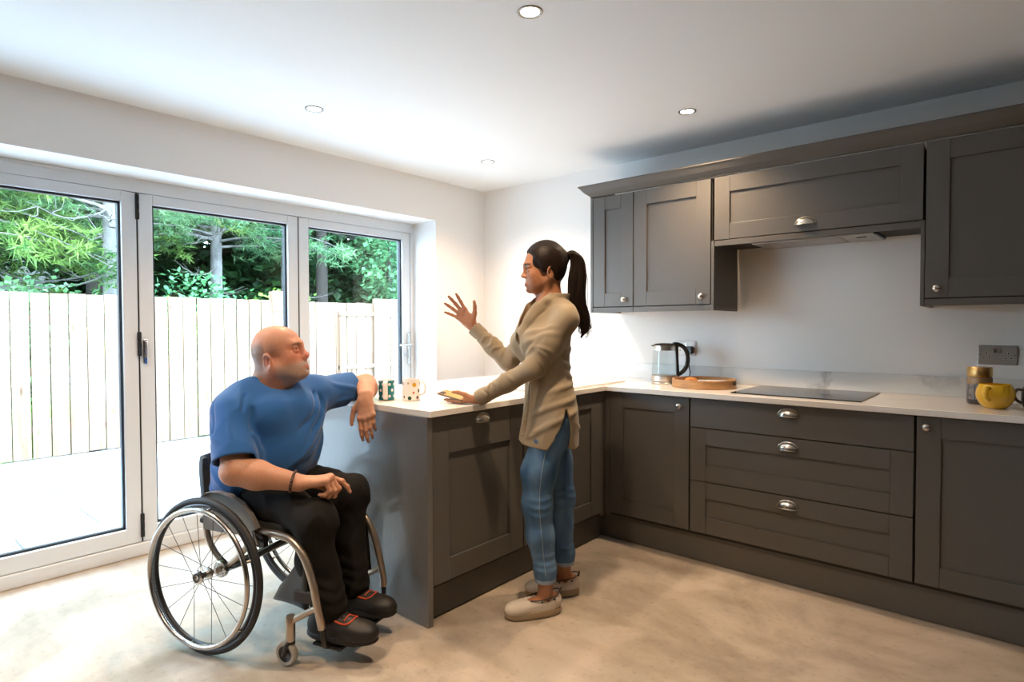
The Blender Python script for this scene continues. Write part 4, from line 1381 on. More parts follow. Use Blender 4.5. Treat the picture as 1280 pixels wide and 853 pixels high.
def sdf_obj(name, sdf, lo, hi, h, mats, parent=None, smooth_iter=1, color=None, to_local=None):
    """meshes the field; keeps vertices in the field's own frame; color(P) -> rgb per vertex; drops crumbs"""
    P, Q = sdf.mesh(lo, hi, h)
    for _ in range(smooth_iter):      # light relaxation
        acc = np.zeros_like(P); num = np.zeros(len(P))
        for a, b in ((0, 1), (1, 2), (2, 3), (3, 0)):
            np.add.at(acc, Q[:, a], P[Q[:, b]]); np.add.at(acc, Q[:, b], P[Q[:, a]])
            np.add.at(num, Q[:, a], 1); np.add.at(num, Q[:, b], 1)
        P = P * .5 + .5 * acc / np.maximum(num, 1)[:, None]
    # keep the largest island
    lab = np.arange(len(P))
    for _ in range(200):
        m = np.minimum.reduce([lab[Q[:, i]] for i in range(4)]); old = lab.copy()
        for i in range(4): np.minimum.at(lab, Q[:, i], m)
        lab = lab[lab]
        if (lab == old).all(): break
    u, c = np.unique(lab, return_counts=True); big = u[c.argmax()]
    kv = lab == big; mp = np.cumsum(kv) - 1; Q = mp[Q[kv[Q[:, 0]]]]; P = P[kv]
    me = bpy.data.meshes.new(name)
    me.vertices.add(len(P)); me.vertices.foreach_set('co', P.astype(F32).ravel())
    me.loops.add(Q.size); me.loops.foreach_set('vertex_index', Q.astype(np.int32).ravel())
    me.polygons.add(len(Q)); me.polygons.foreach_set('loop_start', np.arange(0, Q.size, 4, dtype=np.int32))
    try: me.polygons.foreach_set('loop_total', np.full(len(Q), 4, np.int32))
    except Exception: pass
    me.update(calc_edges=True); me.validate()
    for m in (mats if isinstance(mats, (list, tuple)) else [mats]): me.materials.append(m)
    me.polygons.foreach_set('use_smooth', [True] * len(me.polygons))
    if color is not None:
        at = me.color_attributes.new('tint', 'FLOAT_COLOR', 'POINT')
        c = np.ones((len(P), 4), F32); c[:, :3] = color(P)
        at.data.foreach_set('color', c.ravel())
    o = bpy.data.objects.new(name, me); COL.objects.link(o)
    if parent is not None: o.parent = parent
    return o


def tint_mat(name, rough=.5, sss=.0, bump=None, spec=.4, sheen=0):
    m = mat(name, (.5, .5, .5), rough, spec=spec, bump=bump, sss=sss, sheen=sheen)
    nt = m.node_tree; a = nt.nodes.new('ShaderNodeAttribute'); a.attribute_name = 'tint'
    tc = nt.nodes.new('ShaderNodeTexCoord'); n = nt.nodes.new('ShaderNodeTexNoise'); n.inputs['Scale'].default_value = 260; n.inputs['Detail'].default_value = 3
    nt.links.new(tc.outputs['Object'], n.inputs['Vector'])
    r = nt.nodes.new('ShaderNodeMapRange'); r.inputs[1].default_value = .3; r.inputs[2].default_value = .7; r.inputs[3].default_value = .84; r.inputs[4].default_value = 1.16
    nt.links.new(n.outputs['Fac'], r.inputs[0])
    mx = nt.nodes.new('ShaderNodeVectorMath'); mx.operation = 'SCALE'
    nt.links.new(a.outputs['Color'], mx.inputs[0]); nt.links.new(r.outputs[0], mx.inputs['Scale'])
    nt.links.new(mx.outputs[0], nt.nodes['Principled BSDF'].inputs['Base Color'])
    return m


def rot(yaw=0, pitch=0, roll=0):
    """columns: forward, left, up. yaw ccw about z, pitch nose up, roll about forward (left side up)"""
    y, p, r = [math.radians(v) for v in (yaw, pitch, roll)]
    Rz = np.array([[math.cos(y), -math.sin(y), 0], [math.sin(y), math.cos(y), 0], [0, 0, 1]])
    Ry = np.array([[math.cos(p), 0, -math.sin(p)], [0, 1, 0], [math.sin(p), 0, math.cos(p)]])
    Rx = np.array([[1, 0, 0], [0, math.cos(r), -math.sin(r)], [0, math.sin(r), math.cos(r)]])
    return Rz @ Ry @ Rx


def hand(S, wrist, D, N, side, sc=1.0, curl=None, spread=(8, 2, -3, -9), thumb=None, thumb_curl=(10, 15), wr=.026, pad=1.0):
    """adds a hand to field S. D finger direction, N palm normal, side +1 left / -1 right.
    curl: per finger three bend angles. Returns finger tip frames for the nails."""
    D = unit(D); N = unit(np.asarray(N, float) - D * (np.asarray(N, float) @ D))
    T = np.cross(N, D) if side > 0 else np.cross(D, N)
    w = np.asarray(wrist, float)
    lat = [.029, .0095, -.0095, -.027]; mc = [.088, .092, .087, .079]
    seg = [(.043, .026, .022), (.048, .030, .023), (.044, .028, .022), (.034, .021, .019)]
    rad = [(.0098, .0086, .0077, .0063), (.0102, .0088, .0079, .0064), (.0096, .0083, .0074, .0061), (.0084, .0072, .0065, .0055)]
    curl = curl or [(20, 25, 15)] * 4
    nails = []
    # palm: metacarpals and pads
    for i in range(4):
        kn = w + (D * mc[i] + T * lat[i] - N * .003 * (1 if i in (1, 2) else 0)) * sc
        S.cone(w + (D * .012 + T * lat[i] * .45) * sc, kn, .0145 * sc, .0112 * sc, k=.014 * sc)
    S.ecap(w - D * .012 * sc, w + D * .03 * sc, (wr * 1.0, wr * .78), (.026 * sc, .016 * sc), T, k=.012)
    S.ell(w + (D * .045 + T * .020 + N * .006) * sc, np.array([.026, .015, .012]) * sc * pad, np.stack([unit(D + T * .4), unit(T - D * .4), N], 1), k=.01)
    S.ell(w + (D * .045 - T * .018 + N * .005) * sc, np.array([.030, .012, .010]) * sc * pad, np.stack([D, T, N], 1), k=.01)
    for i in range(4):
        kn = w + (D * mc[i] + T * lat[i] - N * .003 * (1 if i in (1, 2) else 0)) * sc
        a = math.radians(spread[i]); d = unit(D * math.cos(a) + T * math.sin(a)); n = N
        p = kn
        S.ell(kn - N * .003 * sc, np.array([.0115, .0105, .010]) * sc, None, k=.008 * sc)
        for j in range(3):
            b = math.radians(curl[i][j]); d2 = d * math.cos(b) + n * math.sin(b); n = n * math.cos(b) - d * math.sin(b); d = d2
            q = p + d * seg[i][j] * sc
            S.cone(p, q, rad[i][j] * sc, rad[i][j + 1] * sc, k=.0035 * sc if j else .006 * sc)
            if j < 2: S.ell(q - n * .0012 * sc, np.array([1, 1, 1]) * (rad[i][j + 1] * 1.06) * sc, None, k=.004 * sc)
            p = q
        nails.append((p - d * .004 * sc - n * rad[i][3] * .72 * sc, d, -n, rad[i][3] * sc))
    # thumb
    td, tb = thumb or ((.62, .72, .30), (.55, .25, .0))
    c0 = w + (D * .018 + T * .020 + N * .004) * sc
    d = unit(D * td[0] + T * td[1] + N * td[2]); n = unit(np.cross(np.cross(d, unit(N * .8 - T * .6)), d))
    m1 = c0 + d * .042 * sc
    S.cone(c0, m1, .0165 * sc, .0125 * sc, k=.014 * sc)
    p = m1
    for j, (Ls, r0, r1) in enumerate(((.034, .0118, .0100), (.028, .0100, .0078))):
        b = math.radians(thumb_curl[j]); bd = unit(D * tb[0] - T * tb[1] + N * tb[2]) if any(tb) else n
        bd = unit(bd - d * (bd @ d)); d = unit(d * math.cos(b) + bd * math.sin(b)); q = p + d * Ls * sc
        S.cone(p, q, r0 * sc, r1 * sc, k=.005 * sc); p = q
    nails.append((p - d * .003 * sc, d, -unit(bd - d * (bd @ d)), .0078 * sc))
    return nails


def head(S, O, R, sc, male=True):
    """face and skull in field S; R columns forward/left/up; returns local->field mapper"""
    def L(x, y, z): return O + R @ (np.array([x, y, z]) * sc)
    def el(x, y, z, rx, ry, rz, k=.015, op='u', RR=None): S.ell(L(x, y, z), np.array([rx, ry, rz]) * sc, R if RR is None else R @ RR, k=k * sc, op=op)
    def co(a, b, ra, rb, k=.012, op='u'): S.cone(L(*a), L(*b), ra * sc, rb * sc, k=k * sc, op=op)
    w = 1.0 if male else .94
    el(-.014, 0, .036, .087, .077 * w, .085, k=.02)                # cranium
    el(-.044, 0, .005, .053, .066 * w, .070, k=.03)                # occiput
    el(.022, 0, .030, .066, .064 * w, .068, k=.03)                 # forehead
    el(.028, 0, -.028, .054, .057 * w, .074, k=.03)                # face mass
    jw = .054 if male else .046
    for s in (-1, 1):
        co((-.004, s * jw, -.050), (.052, s * .026, -.094), .022 if male else .017, .019 if male else .014, k=.03)
        el(.052, s * .036, -.026, .026, .022, .024, k=.025)        # cheek
    el(.066, 0, -.096, .021, .021 if male else .016, .018, k=.02)  # chin
    el(.058, 0, -.066, .0265, .031, .027, k=.02)                   # muzzle
    br = .0125 if male else .0085
    co((.0755, -.036, .020), (.0835, 0, .017), br, br, k=.022); co((.0755, .036, .020), (.0835, 0, .017), br, br, k=.022)
    for s in (-1, 1):
        el(.088, s * .032, -.001, .017, .017, .0125, k=.016, op='s')    # socket
    # nose
    if male:
        co((.083, 0, .010), (.0985, 0, -.029), .0090, .0115, k=.014); el(.0985, 0, -.0335, .0125, .0132, .0120, k=.010)
        for s in (-1, 1): el(.0890, s * .0130, -.0380, .0115, .0082, .0080, k=.008)
        for s in (-1, 1): el(.0945, s * .006, -.0460, .005, .0032, .004, k=.004, op='s')
    else:
        co((.082, 0, .010), (.0985, 0, -.029), .0070, .0085, k=.013); el(.0995, 0, -.0325, .0095, .0098, .0090, k=.009)
        for s in (-1, 1): el(.0895, s * .0108, -.0365, .0095, .0066, .0066, k=.007)
        for s in (-1, 1): el(.0945, s * .0055, -.0432, .004, .003, .0035, k=.004, op='s')
    # lids around the eyeball
    for s in (-1, 1):
        ex, ey, ez, er = .0735, s * .0315, -.001, .0122
        for zz, th_, r in ((1, 33, .0026), (1, 52, .0026), (-1, 26, .0024), (-1, 48, .0030)):
            pts = []
            for q in range(5):
                a = math.radians(-62 + 31 * q); b = math.radians(th_ * (math.cos(a * .95) if th_ < 30 else 1)) * zz
                pts.append(L(ex + er * math.cos(a) * math.cos(b) * 1.0, ey + er * math.sin(a) * 1.22, ez + er * math.sin(b)))
            S.chain(pts, [r * sc] * 5, k=.0055 * sc)
        el(ex - .003, ey, ez, .0118, .0128, .0115, k=.003)
    # mouth
    lr = 1.0 if male else 1.12; mx = .0065 if male else .002
    if male: el(.064, 0, -.072, .0285, .033, .034, k=.02)
    el(.036, .034, -.056, .030, .018, .028, k=.03); el(.036, -.034, -.056, .030, .018, .028, k=.03)
    for s in (-1, 1):
        S.chain([L(.0690 + mx, s * .0225, -.0745), L(.0795 + mx, s * .011, -.0705), L(.0835 + mx, 0, -.0700)], [.0030 * sc, .0044 * lr * sc, .0046 * lr * sc], k=.007 * sc)
        S.chain([L(.0690 + mx, s * .0215, -.0755), L(.0785 + mx, s * .011, -.0788), L(.0815 + mx, 0, -.0795)], [.0030 * sc, .0048 * lr * sc, .0054 * lr * sc], k=.007 * sc)
        co((.070 + mx, s * .0235, -.0748), (.0870 + mx, 0, -.0747), .0012, .0013, k=.003, op='s')
    el(.0865 + mx, 0, -.0560, .005, .0032, .008, k=.006, op='s')        # philtrum
    el(.0825 + mx, 0, -.0885, .005, .012, .004, k=.010, op='s')         # under the lip
    # ears
    for s in (-1, 1):
        RR = rot(s * 22, -10, s * -6)
        c = (-.018, s * .0755 * w, -.019)
        el(*c, .0185, .0075, .0315, k=.006, RR=RR)
        for q in range(9):      # helix
            a0, a1 = math.radians(-60 + 30 * q), math.radians(-60 + 30 * (q + 1))
            pa = RR @ np.array([-.0165 * math.cos(a0 + .6) * 1.0, s * .006, .0290 * math.sin(a0 + .6)]); pb = RR @ np.array([-.0165 * math.cos(a1 + .6), s * .006, .0290 * math.sin(a1 + .6)])
            co(tuple(np.array(c) + pa), tuple(np.array(c) + pb), .0036, .0036, k=.004)
        el(c[0] + .004, c[1] + s * .009, c[2] + .001, .0085, .006, .0135, k=.005, op='s', RR=RR)
        el(c[0] + .002, c[1] - s * .001, c[2] - .026, .0095, .0062, .0085, k=.006)     # lobe
    return L


def eye(parent, O, R, sc, s, iris, gaze, lash=None):
    """eyeball with iris and pupil as a child of the body"""
    c = O + R @ (np.array([.0735, s * .0315, -.001]) * sc); r = .0121 * sc
    g = R @ unit(gaze); up = R[:, 2]; sd = unit(np.cross(up, g)); u2 = np.cross(g, sd)
    fr = Matrix([[sd[i], u2[i], g[i]] for i in range(3)])
    prof = []
    for k in range(19):
        a = PI * k / 18; prof.append((r * math.sin(a), -r * math.cos(a)))
    def mf(a, rr, z, i): return 2 if (z > 0 and rr < .0034 * sc) else (1 if (z > 0 and rr < .0080 * sc) else 0)
    prof2 = prof[:11] + [(r * math.sin(a), r * math.cos(a)) for a in np.radians([60, 50, 44, 40.5, 36, 26, 18, 12.4, 6, 0])]
    return MB().lathe(prof2, 28, c=tuple(c), frame=fr, matfn=mf, caps=False).build('eye', [M['sclera'], iris, M['pupil']], parent, smooth=60)


M['sclera'] = mat('eye_white', (.30, .27, .25), .3, coat=.1)
M['pupil'] = mat('pupil', (.006, .006, .006), .1, coat=.6)
M['iris_blue'] = mat('grey_blue_iris', (.035, .045, .05), .2, coat=.5)
M['iris_brown'] = mat('brown_iris', (.035, .016, .008), .2, coat=.5)

# ------------------------------------------------------------------ seated man (same local frame as the wheelchair)
def mix(a, b, t):
    return a * (1 - t)[:, None] + np.asarray(b, float)[None] * t[:, None]


def sstep(x, a, b):
    t = np.clip((x - a) / (b - a), 0, 1); return t * t * (3 - 2 * t)


def hnoise(P, f, seed=0):
    rs = np.random.RandomState(seed); w = np.zeros(len(P))
    for i in range(6):
        k = rs.normal(size=3); k = k / np.linalg.norm(k) * f * rs.uniform(.6, 1.7); w += np.sin(P @ k + rs.uniform(0, 6.3))
    return w / 6


M['skin_m'] = tint_mat('fair_skin', .48, sss=.12, bump=(170, .10), spec=.35)
MH_O, MH_R, MH_S = V3(.137, .004, 1.183), rot(19, 17, 0), 1.085
SHR, ELR, WRR = V3(.066, -.190, .955), V3(.170, -.268, .742), V3(.383, -.150, .688)
SHL, ELL, WRL = V3(.150, .190, .985), V3(.214, .500, 1.012), V3(.352, .318, .982)
KNR, ANR = V3(.432, -.118, .540), V3(.482, -.108, .190)
KNL, ANL = V3(.405, .130, .583), V3(.432, .102, .195)

B = Sdf()
hd = head(B, MH_O, MH_R, MH_S, True)
B.ell(hd(-.055, 0, -.045), (.055, .06, .055), MH_R, k=.03)                       # nape
B.chain([hd(-.028, 0, -.055), V3(.075, 0, 1.045), V3(.055, 0, .98)], [.066, .072, .085], k=.035)
for s in (-1, 1): B.cone(hd(-.02, s * .05, -.06), V3(.105, s * .02, 1.02), .022, .02, k=.03)
B.cone(hd(.030, 0, -.090), V3(.105, 0, 1.035), .030, .045, k=.03)                # full throat
B.stack([.56, .70, .84, .95, 1.03], [.02, .05, .055, .06, .06], [0] * 5, [.13, .155, .15, .125, .09], [.17, .19, .185, .18, .12], k=.03)
# arms
B.chain([SHR, ELR], [.064, .052], k=.03)
B.ecap(ELR, ELR + (WRR - ELR) * .32, (.052, .050), (.054, .050), (0, 0, 1), k=.02)
B.ecap(ELR + (WRR - ELR) * .30, WRR, (.054, .050), (.034, .026), (0, 0, 1), k=.03)
B.ell(ELR + V3(-.016, -.010, -.004), (.040, .040, .044), k=.02)
B.chain([SHL, ELL], [.064, .050], k=.03)
B.ecap(ELL, ELL + (WRL - ELL) * .40, (.050, .050), (.050, .051), (0, 0, 1), k=.02)
B.ecap(ELL + (WRL - ELL) * .35, WRL, (.050, .050), (.027, .035), (0, 0, 1), k=.03)
nailsR = hand(B, WRR + V3(.005, .004, .0), V3(.088, .058, .010), V3(.05, .06, -1), -1, 1.16,
              curl=[(30, 26, 12), (62, 68, 40), (70, 72, 45), (72, 72, 45)], spread=(3, 0, -1, -3),
              thumb=((.82, .10, .50), (.3, .5, .4)), thumb_curl=(14, 22), wr=.034)
Rw = np.array([[math.cos(CHA), math.sin(CHA), 0], [-math.sin(CHA), math.cos(CHA), 0], [0, 0, 1]])   # world -> chair axes
nailsL = hand(B, WRL + V3(.004, -.016, -.004), Rw @ V3(.31, -.14, -.94), Rw @ V3(-.62, .76, -.30), 1, 1.12,
              curl=[(8, 16, 10), (12, 18, 12), (16, 20, 14), (18, 22, 14)], spread=(1, 1, 2, 5),
              thumb=((.62, .72, .16), (.9, .1, .1)), thumb_curl=(26, 12), wr=.030)
# legs inside the trousers
for hp_, kn, an in ((V3(.03, -.095, .615), KNR, ANR), (V3(.03, .095, .615), KNL, ANL)):
    B.chain([hp_, kn, an, an + V3(.02, 0, -.06)], [.075, .052, .036, .035], k=.03)


def man_col(P):
    q = ((P - MH_O) @ MH_R) / MH_S; x, y, z = q.T
    inh = sstep(z, -.15, -.12)
    c = np.tile(np.array([.50, .255, .165]), (len(P), 1)); n = hnoise(P, 55, 1); n2 = hnoise(P, 420, 2)
    c = mix(c, (.57, .235, .155), np.clip(inh * (.35 + .3 * n), 0, 1))
    c = mix(c, (.56, .17, .11), inh * np.clip(np.exp(-((x - .10) ** 2 + y ** 2 + (z + .033) ** 2) / .0007) * .8 + np.exp(-((x - .065) ** 2 + (np.abs(y) - .045) ** 2 + (z + .02) ** 2) / .0012) * .5, 0, 1))
    ear = np.exp(-((x + .018) ** 2 + (np.abs(y) - .08) ** 2 + (z + .019) ** 2) / .0009)
    c = mix(c, (.56, .19, .13), inh * ear * .7)
    c = mix(c, (.60, .36, .27), inh * sstep(z, .085, .118) * .5)
    # short grey hair at sides and back, beard stubble
    hair = sstep(-x, .012, .030) * sstep(z, -.062, -.035) * (1 - sstep(z, .040, .075)) * (1 - ear)
    hair = np.maximum(hair, sstep(-x, .03, .05) * sstep(z, -.09, -.06) * (1 - sstep(z, .04, .07)) * .7)
    side = np.exp(-((x - .005) ** 2 / .0007 + (z - .012) ** 2 / .0011)) * sstep(np.abs(y), .05, .065) * .55
    c = mix(c, (.165, .135, .115), np.clip(np.maximum(hair, side) * (.82 + .18 * n2), 0, 1) * inh)
    beard = sstep(-z, .040, .066) * sstep(x, -.022, .010) * (1 - sstep(-z, .118, .135))
    beard = np.maximum(beard, sstep(x, .072, .085) * sstep(-z, .050, .057) * (1 - sstep(-z, .066, .070)) * 1.2)
    beard = np.maximum(beard, sstep(-z, .02, .05) * np.exp(-((x - .008) / .018) ** 2) * .8 * (1 - ear))
    lip = np.exp(-(((z + .0745) / .0085) ** 2) ** 2 - (y / .022) ** 4) * sstep(x, .076, .083)
    c = mix(c, (.36, .30, .26), np.clip(beard * (.66 + .16 * n2), 0, 1) * (1 - lip) * inh)
    c = mix(c, (.40, .15, .115), lip * .75)
    brow = np.exp(-((z - .0175 - .10 * np.maximum(0, .03 - np.abs(np.abs(y) - .026)) + .002) / .0056) ** 2) * sstep(np.abs(y), .010, .016) * (1 - sstep(np.abs(y), .046, .054)) * sstep(x, .055, .068)
    c = mix(c, (.085, .055, .04), np.clip(brow * (.75 + .3 * n2), 0, 1))
    lid = np.exp(-((z - .0065) / .0024) ** 2) * np.exp(-((np.abs(y) - .032) / .0125) ** 4) * sstep(x, .066, .074)
    c = mix(c, (.10, .055, .04), np.clip(lid, 0, 1) * .85)
    arm = 1 - inh
    c = mix(c, (.47, .235, .14), arm * np.clip(.5 + .5 * n, 0, 1) * .6)
    for nl in (nailsR, nailsL):
        for p, d, nn, r in nl:
            e = P - p; t = np.exp(-((e @ d) / (r * .75)) ** 4 - (np.linalg.norm(e - np.outer(e @ d, d) - np.outer(e @ nn, nn), axis=1) / (r * .75)) ** 4) * ((e @ nn) > -r * .3)
            c = mix(c, (.62, .36, .29), t * .8)
    return c


man = sdf_obj('person', B, (-.20, -.40, .08), (.72, .62, 1.38), .0034, M['skin_m'], None, 1, man_col)
man.location = CHO; man.rotation_euler = (0, 0, CHA)
tag(man, 'bald person in a blue t-shirt seated in the wheelchair, one arm on the worktop', 'person')
gz = MH_R.T @ unit(Rw @ unit(V3(1.80, -1.56, 1.55) - V3(1.09, -2.44, 1.19)))
gz = unit(V3(.93, -.20, .16))
for s in (-1, 1): eye(man, MH_O, MH_R, MH_S, s, M['iris_blue'], gz)

# ---- t-shirt
M['tee'] = mat('blue_jersey', (.018, .098, .30), .85, sheen=.25, bump=(260, .12), spec=.2)
S = Sdf()
S.stack([.545, .60, .70, .80, .88, .95, 1.00, 1.035, 1.075], [.015, .02, .050, .070, .075, .072, .072, .072, .072], [0, 0, .004, .006, .004, 0, 0, 0, 0],
        [.145, .165, .205, .205, .185, .160, .142, .115, .072], [.195, .205, .222, .218, .212, .205, .190, .155, .082], tw=[0, 0, -3, -6, -9, -12, -14, -15, -15], k=.03)
S.ell((.165, -.075, .93), (.085, .10, .085), k=.05); S.ell((.185, .065, .935), (.085, .10, .085), k=.05)    # chest
S.chain([V3(.072, -.045, 1.035), V3(.068, -.12, 1.005), SHR + V3(-.004, .01, .012)], [.056, .062, .070], k=.05)
S.chain([V3(.08, .05, 1.04), SHL + V3(0, -.01, .01)], [.06, .078], k=.05)
uR = unit(ELR - SHR); S.ecap(SHR, SHR + uR * .205, (.073, .071), (.086, .080), (1, 0, 0), k=.04)
uL = unit(ELL - SHL); S.ecap(SHL, SHL + uL * .225, (.072, .078), (.070, .074), (1, 0, 0), k=.05)
# hems: cut flat, then hollowed a little
hR = SHR + uR * .205; S.plane(hR, unit(uR + V3(0, 0, -.10)), k=.004, near=hR + V3(-.01, -.035, -.02), rad=.115)
hL = SHL + uL * .225; S.plane(hL, uL, k=.004, near=hL, rad=.12)
S.ecap(hR - uR * .05, hR + uR * .05, (.072, .067), (.080, .074), (1, 0, 0), k=.004, op='S')
S.ecap(hL - uL * .03, hL + uL * .05, (.062, .066), (.064, .068), (1, 0, 0), k=.004, op='S')
S.plane((0, 0, .9445), (0, 0, -1), k=.003, near=hL + V3(0, .03, 0), rad=.115)
# neckline
nk = unit(V3(.30, -.05, 1)); S.ell(V3(.105, -.004, 1.085), (.098, .083, .060), np.stack([unit(np.cross(V3(0, 1, 0), nk)), V3(0, 1, 0), nk], 1), k=.006, op='S')
# folds
def sfold(*p, A=.008, w=.014): S.fold([V3(*q) for q in p], A * 2.9, w * .8)
sfold((.20, .17, .98), (.245, .12, .90), (.255, .02, .80), (.22, -.08, .72), A=.010, w=.016)
sfold((.22, .175, .93), (.265, .10, .83), (.265, .00, .74), A=.009, w=.014)
sfold((.17, .19, .90), (.235, .155, .80), (.26, .09, .70), A=.008, w=.014)
sfold((.20, .10, 1.00), (.225, .06, .93), (.24, -.02, .86), A=-.006, w=.012)
sfold((.205, .135, 1.0), (.24, .09, .91), (.25, .03, .83), A=-.007, w=.012)
sfold((.10, -.20, .88), (.17, -.19, .80), (.225, -.15, .73), A=.009, w=.015)
sfold((.08, -.215, .84), (.14, -.215, .76), (.20, -.19, .69), A=.009, w=.014)
sfold((.02, -.215, .80), (.09, -.225, .72), (.17, -.21, .65), A=.009, w=.014)
sfold((-.06, -.19, .74), (.02, -.215, .67), (.12, -.21, .61), A=.010, w=.014)
sfold((-.10, -.13, .68), (-.03, -.195, .62), (.06, -.20, .585), A=.010, w=.013)
sfold((.16, -.19, .66), (.22, -.13, .64), (.265, -.03, .64), A=.009, w=.014)
sfold((.12, -.20, .60), (.19, -.15, .585), (.23, -.05, .58), A=.009, w=.013)
sfold((.02, -.255, 1.02), (.06, -.268, .93), (.09, -.28, .86), A=-.004, w=.010)
sfold((.0, -.245, .93), (.06, -.275, .88), (.13, -.29, .85), A=.006, w=.012)
sfold((.11, -.235, .97), (.13, -.25, .90), (.16, -.265, .85), A=.006, w=.012)
sfold((.20, .22, 1.03), (.24, .30, 1.02), (.255, .38, 1.0), A=.006, w=.012)
sfold((.21, .23, .96), (.25, .32, .96), (.26, .38, .965), A=.007, w=.012)
sfold((.17, -.178, .80), (.160, -.170, .88), (.13, -.172, .97), A=-.005, w=.016)
sfold((.12, -.16, 1.03), (.11, -.19, .99), (.13, -.21, .95), A=-.004, w=.009)
S.wrinkle(.0062, 30, (1, 1, .6), seed=4)
shirt = sdf_obj('t_shirt', S, (-.22, -.40, .52), (.40, .47, 1.14), .0042, M['tee'], man, 1)
shirt['label'] = 'royal blue short-sleeved crew-neck shirt'
# ribbed collar following the neckline
rp_ = []
for k in range(40):
    a = 2 * PI * k / 40
    c_ = V3(.105, -.004, 1.085) + np.stack([unit(np.cross(V3(0, 1, 0), nk)), V3(0, 1, 0), nk], 1) @ V3(.094 * math.cos(a), .080 * math.sin(a), -.020)
    for _ in range(6):
        e = 1e-3; d_ = S.value(c_[None])[0]; g_ = np.array([S.value((c_ + np.eye(3)[i] * e)[None])[0] - S.value((c_ - np.eye(3)[i] * e)[None])[0] for i in range(3)]) / (2 * e)
        c_ = c_ - np.clip(d_, -.02, .02) * g_ / max(g_ @ g_, .3)
    rp_.append(tuple(c_))
Rc = np.stack([unit(np.cross(V3(0, 1, 0), nk)), V3(0, 1, 0), nk], 1)

# ---- trousers
M['trousers'] = mat('black_trousers', (.0075, .0068, .0065), .9, sheen=0, bump=(200, .12), spec=.25)
T = Sdf()
T.ell((.0, 0, .615), (.135, .190, .075), k=.04)
T.ell((.10, 0, .600), (.12, .165, .065), k=.04)
for hp_, kn, an, s in ((V3(.03, -.100, .612), KNR, ANR, -1), (V3(.03, .100, .615), KNL, ANL, 1)):
    T.ecap(hp_, kn, (.098, .086), (.076, .070), (0, 1, 0), k=.03)
    T.ell(kn + V3(.002, 0, .0), (.072, .074, .072), k=.025)
    mid = kn + (an - kn) * .5 + V3(-.030, 0, 0)
    T.ecap(kn, mid, (.076, .070), (.068, .076), (0, 1, 0), k=.03)
    T.ecap(mid, an + V3(.004, 0, -.008), (.068, .076), (.056, .066), (0, 1, 0), k=.03)
    T.plane(an + V3(0, 0, -.050), (0.10, 0, -1), k=.004, near=an + V3(0, 0, -.06), rad=.11)
    # folds
    for q in range(3):
        zz = .20 + q * .045
        T.fold([V3(an[0] + .075, an[1] - .05, zz - .012), V3(an[0] + .062, an[1] + .03, zz + .012 + .006 * q), V3(an[0] + .02, an[1] + .065, zz + .03)], .010, .013)
        T.fold([V3(an[0] - .05, an[1] - .06, zz + .04), V3(an[0] + .02, an[1] - .065, zz + .015), V3(an[0] + .07, an[1] - .03, zz - .006)], .009, .013)
    T.fold([V3(kn[0] - .10, kn[1] - s * .0 - .06, kn[2] + .03), V3(kn[0] - .02, kn[1] - .072, kn[2] - .03), V3(kn[0] + .03, kn[1] - .06, kn[2] - .10)], .008, .016)
    T.fold([V3(kn[0] - .16, kn[1] + .02, kn[2] + .08), V3(kn[0] - .06, kn[1] - .05, kn[2] + .05), V3(kn[0], kn[1] - .075, kn[2] - .01)], .007, .016)
    T.fold([V3(kn[0] + .074, kn[1], kn[2] - .06), V3(kn[0] + .055, kn[1] + .01, kn[2] - .18), V3(kn[0] + .055, kn[1], kn[2] - .28)], .006, .014)
T.wrinkle(.0085, 34, (1, 1, .7), seed=9)
trousers = sdf_obj('trousers', T, (-.20, -.28, .10), (.64, .30, .72), .0044, M['trousers'], man, 1)
trousers['label'] = 'loose black trousers'

# ---- shoes
M['shoe_b'] = mat('black_leather_shoe', (.013, .0115, .011), .52, spec=.4, bump=(120, .15))
M['sole_b'] = mat('black_rubber_sole', (.012, .011, .011), .6)
M['lace_o'] = mat('orange_red_lace', (.50, .055, .015), .6)


from mathutils.bvhtree import BVHTree


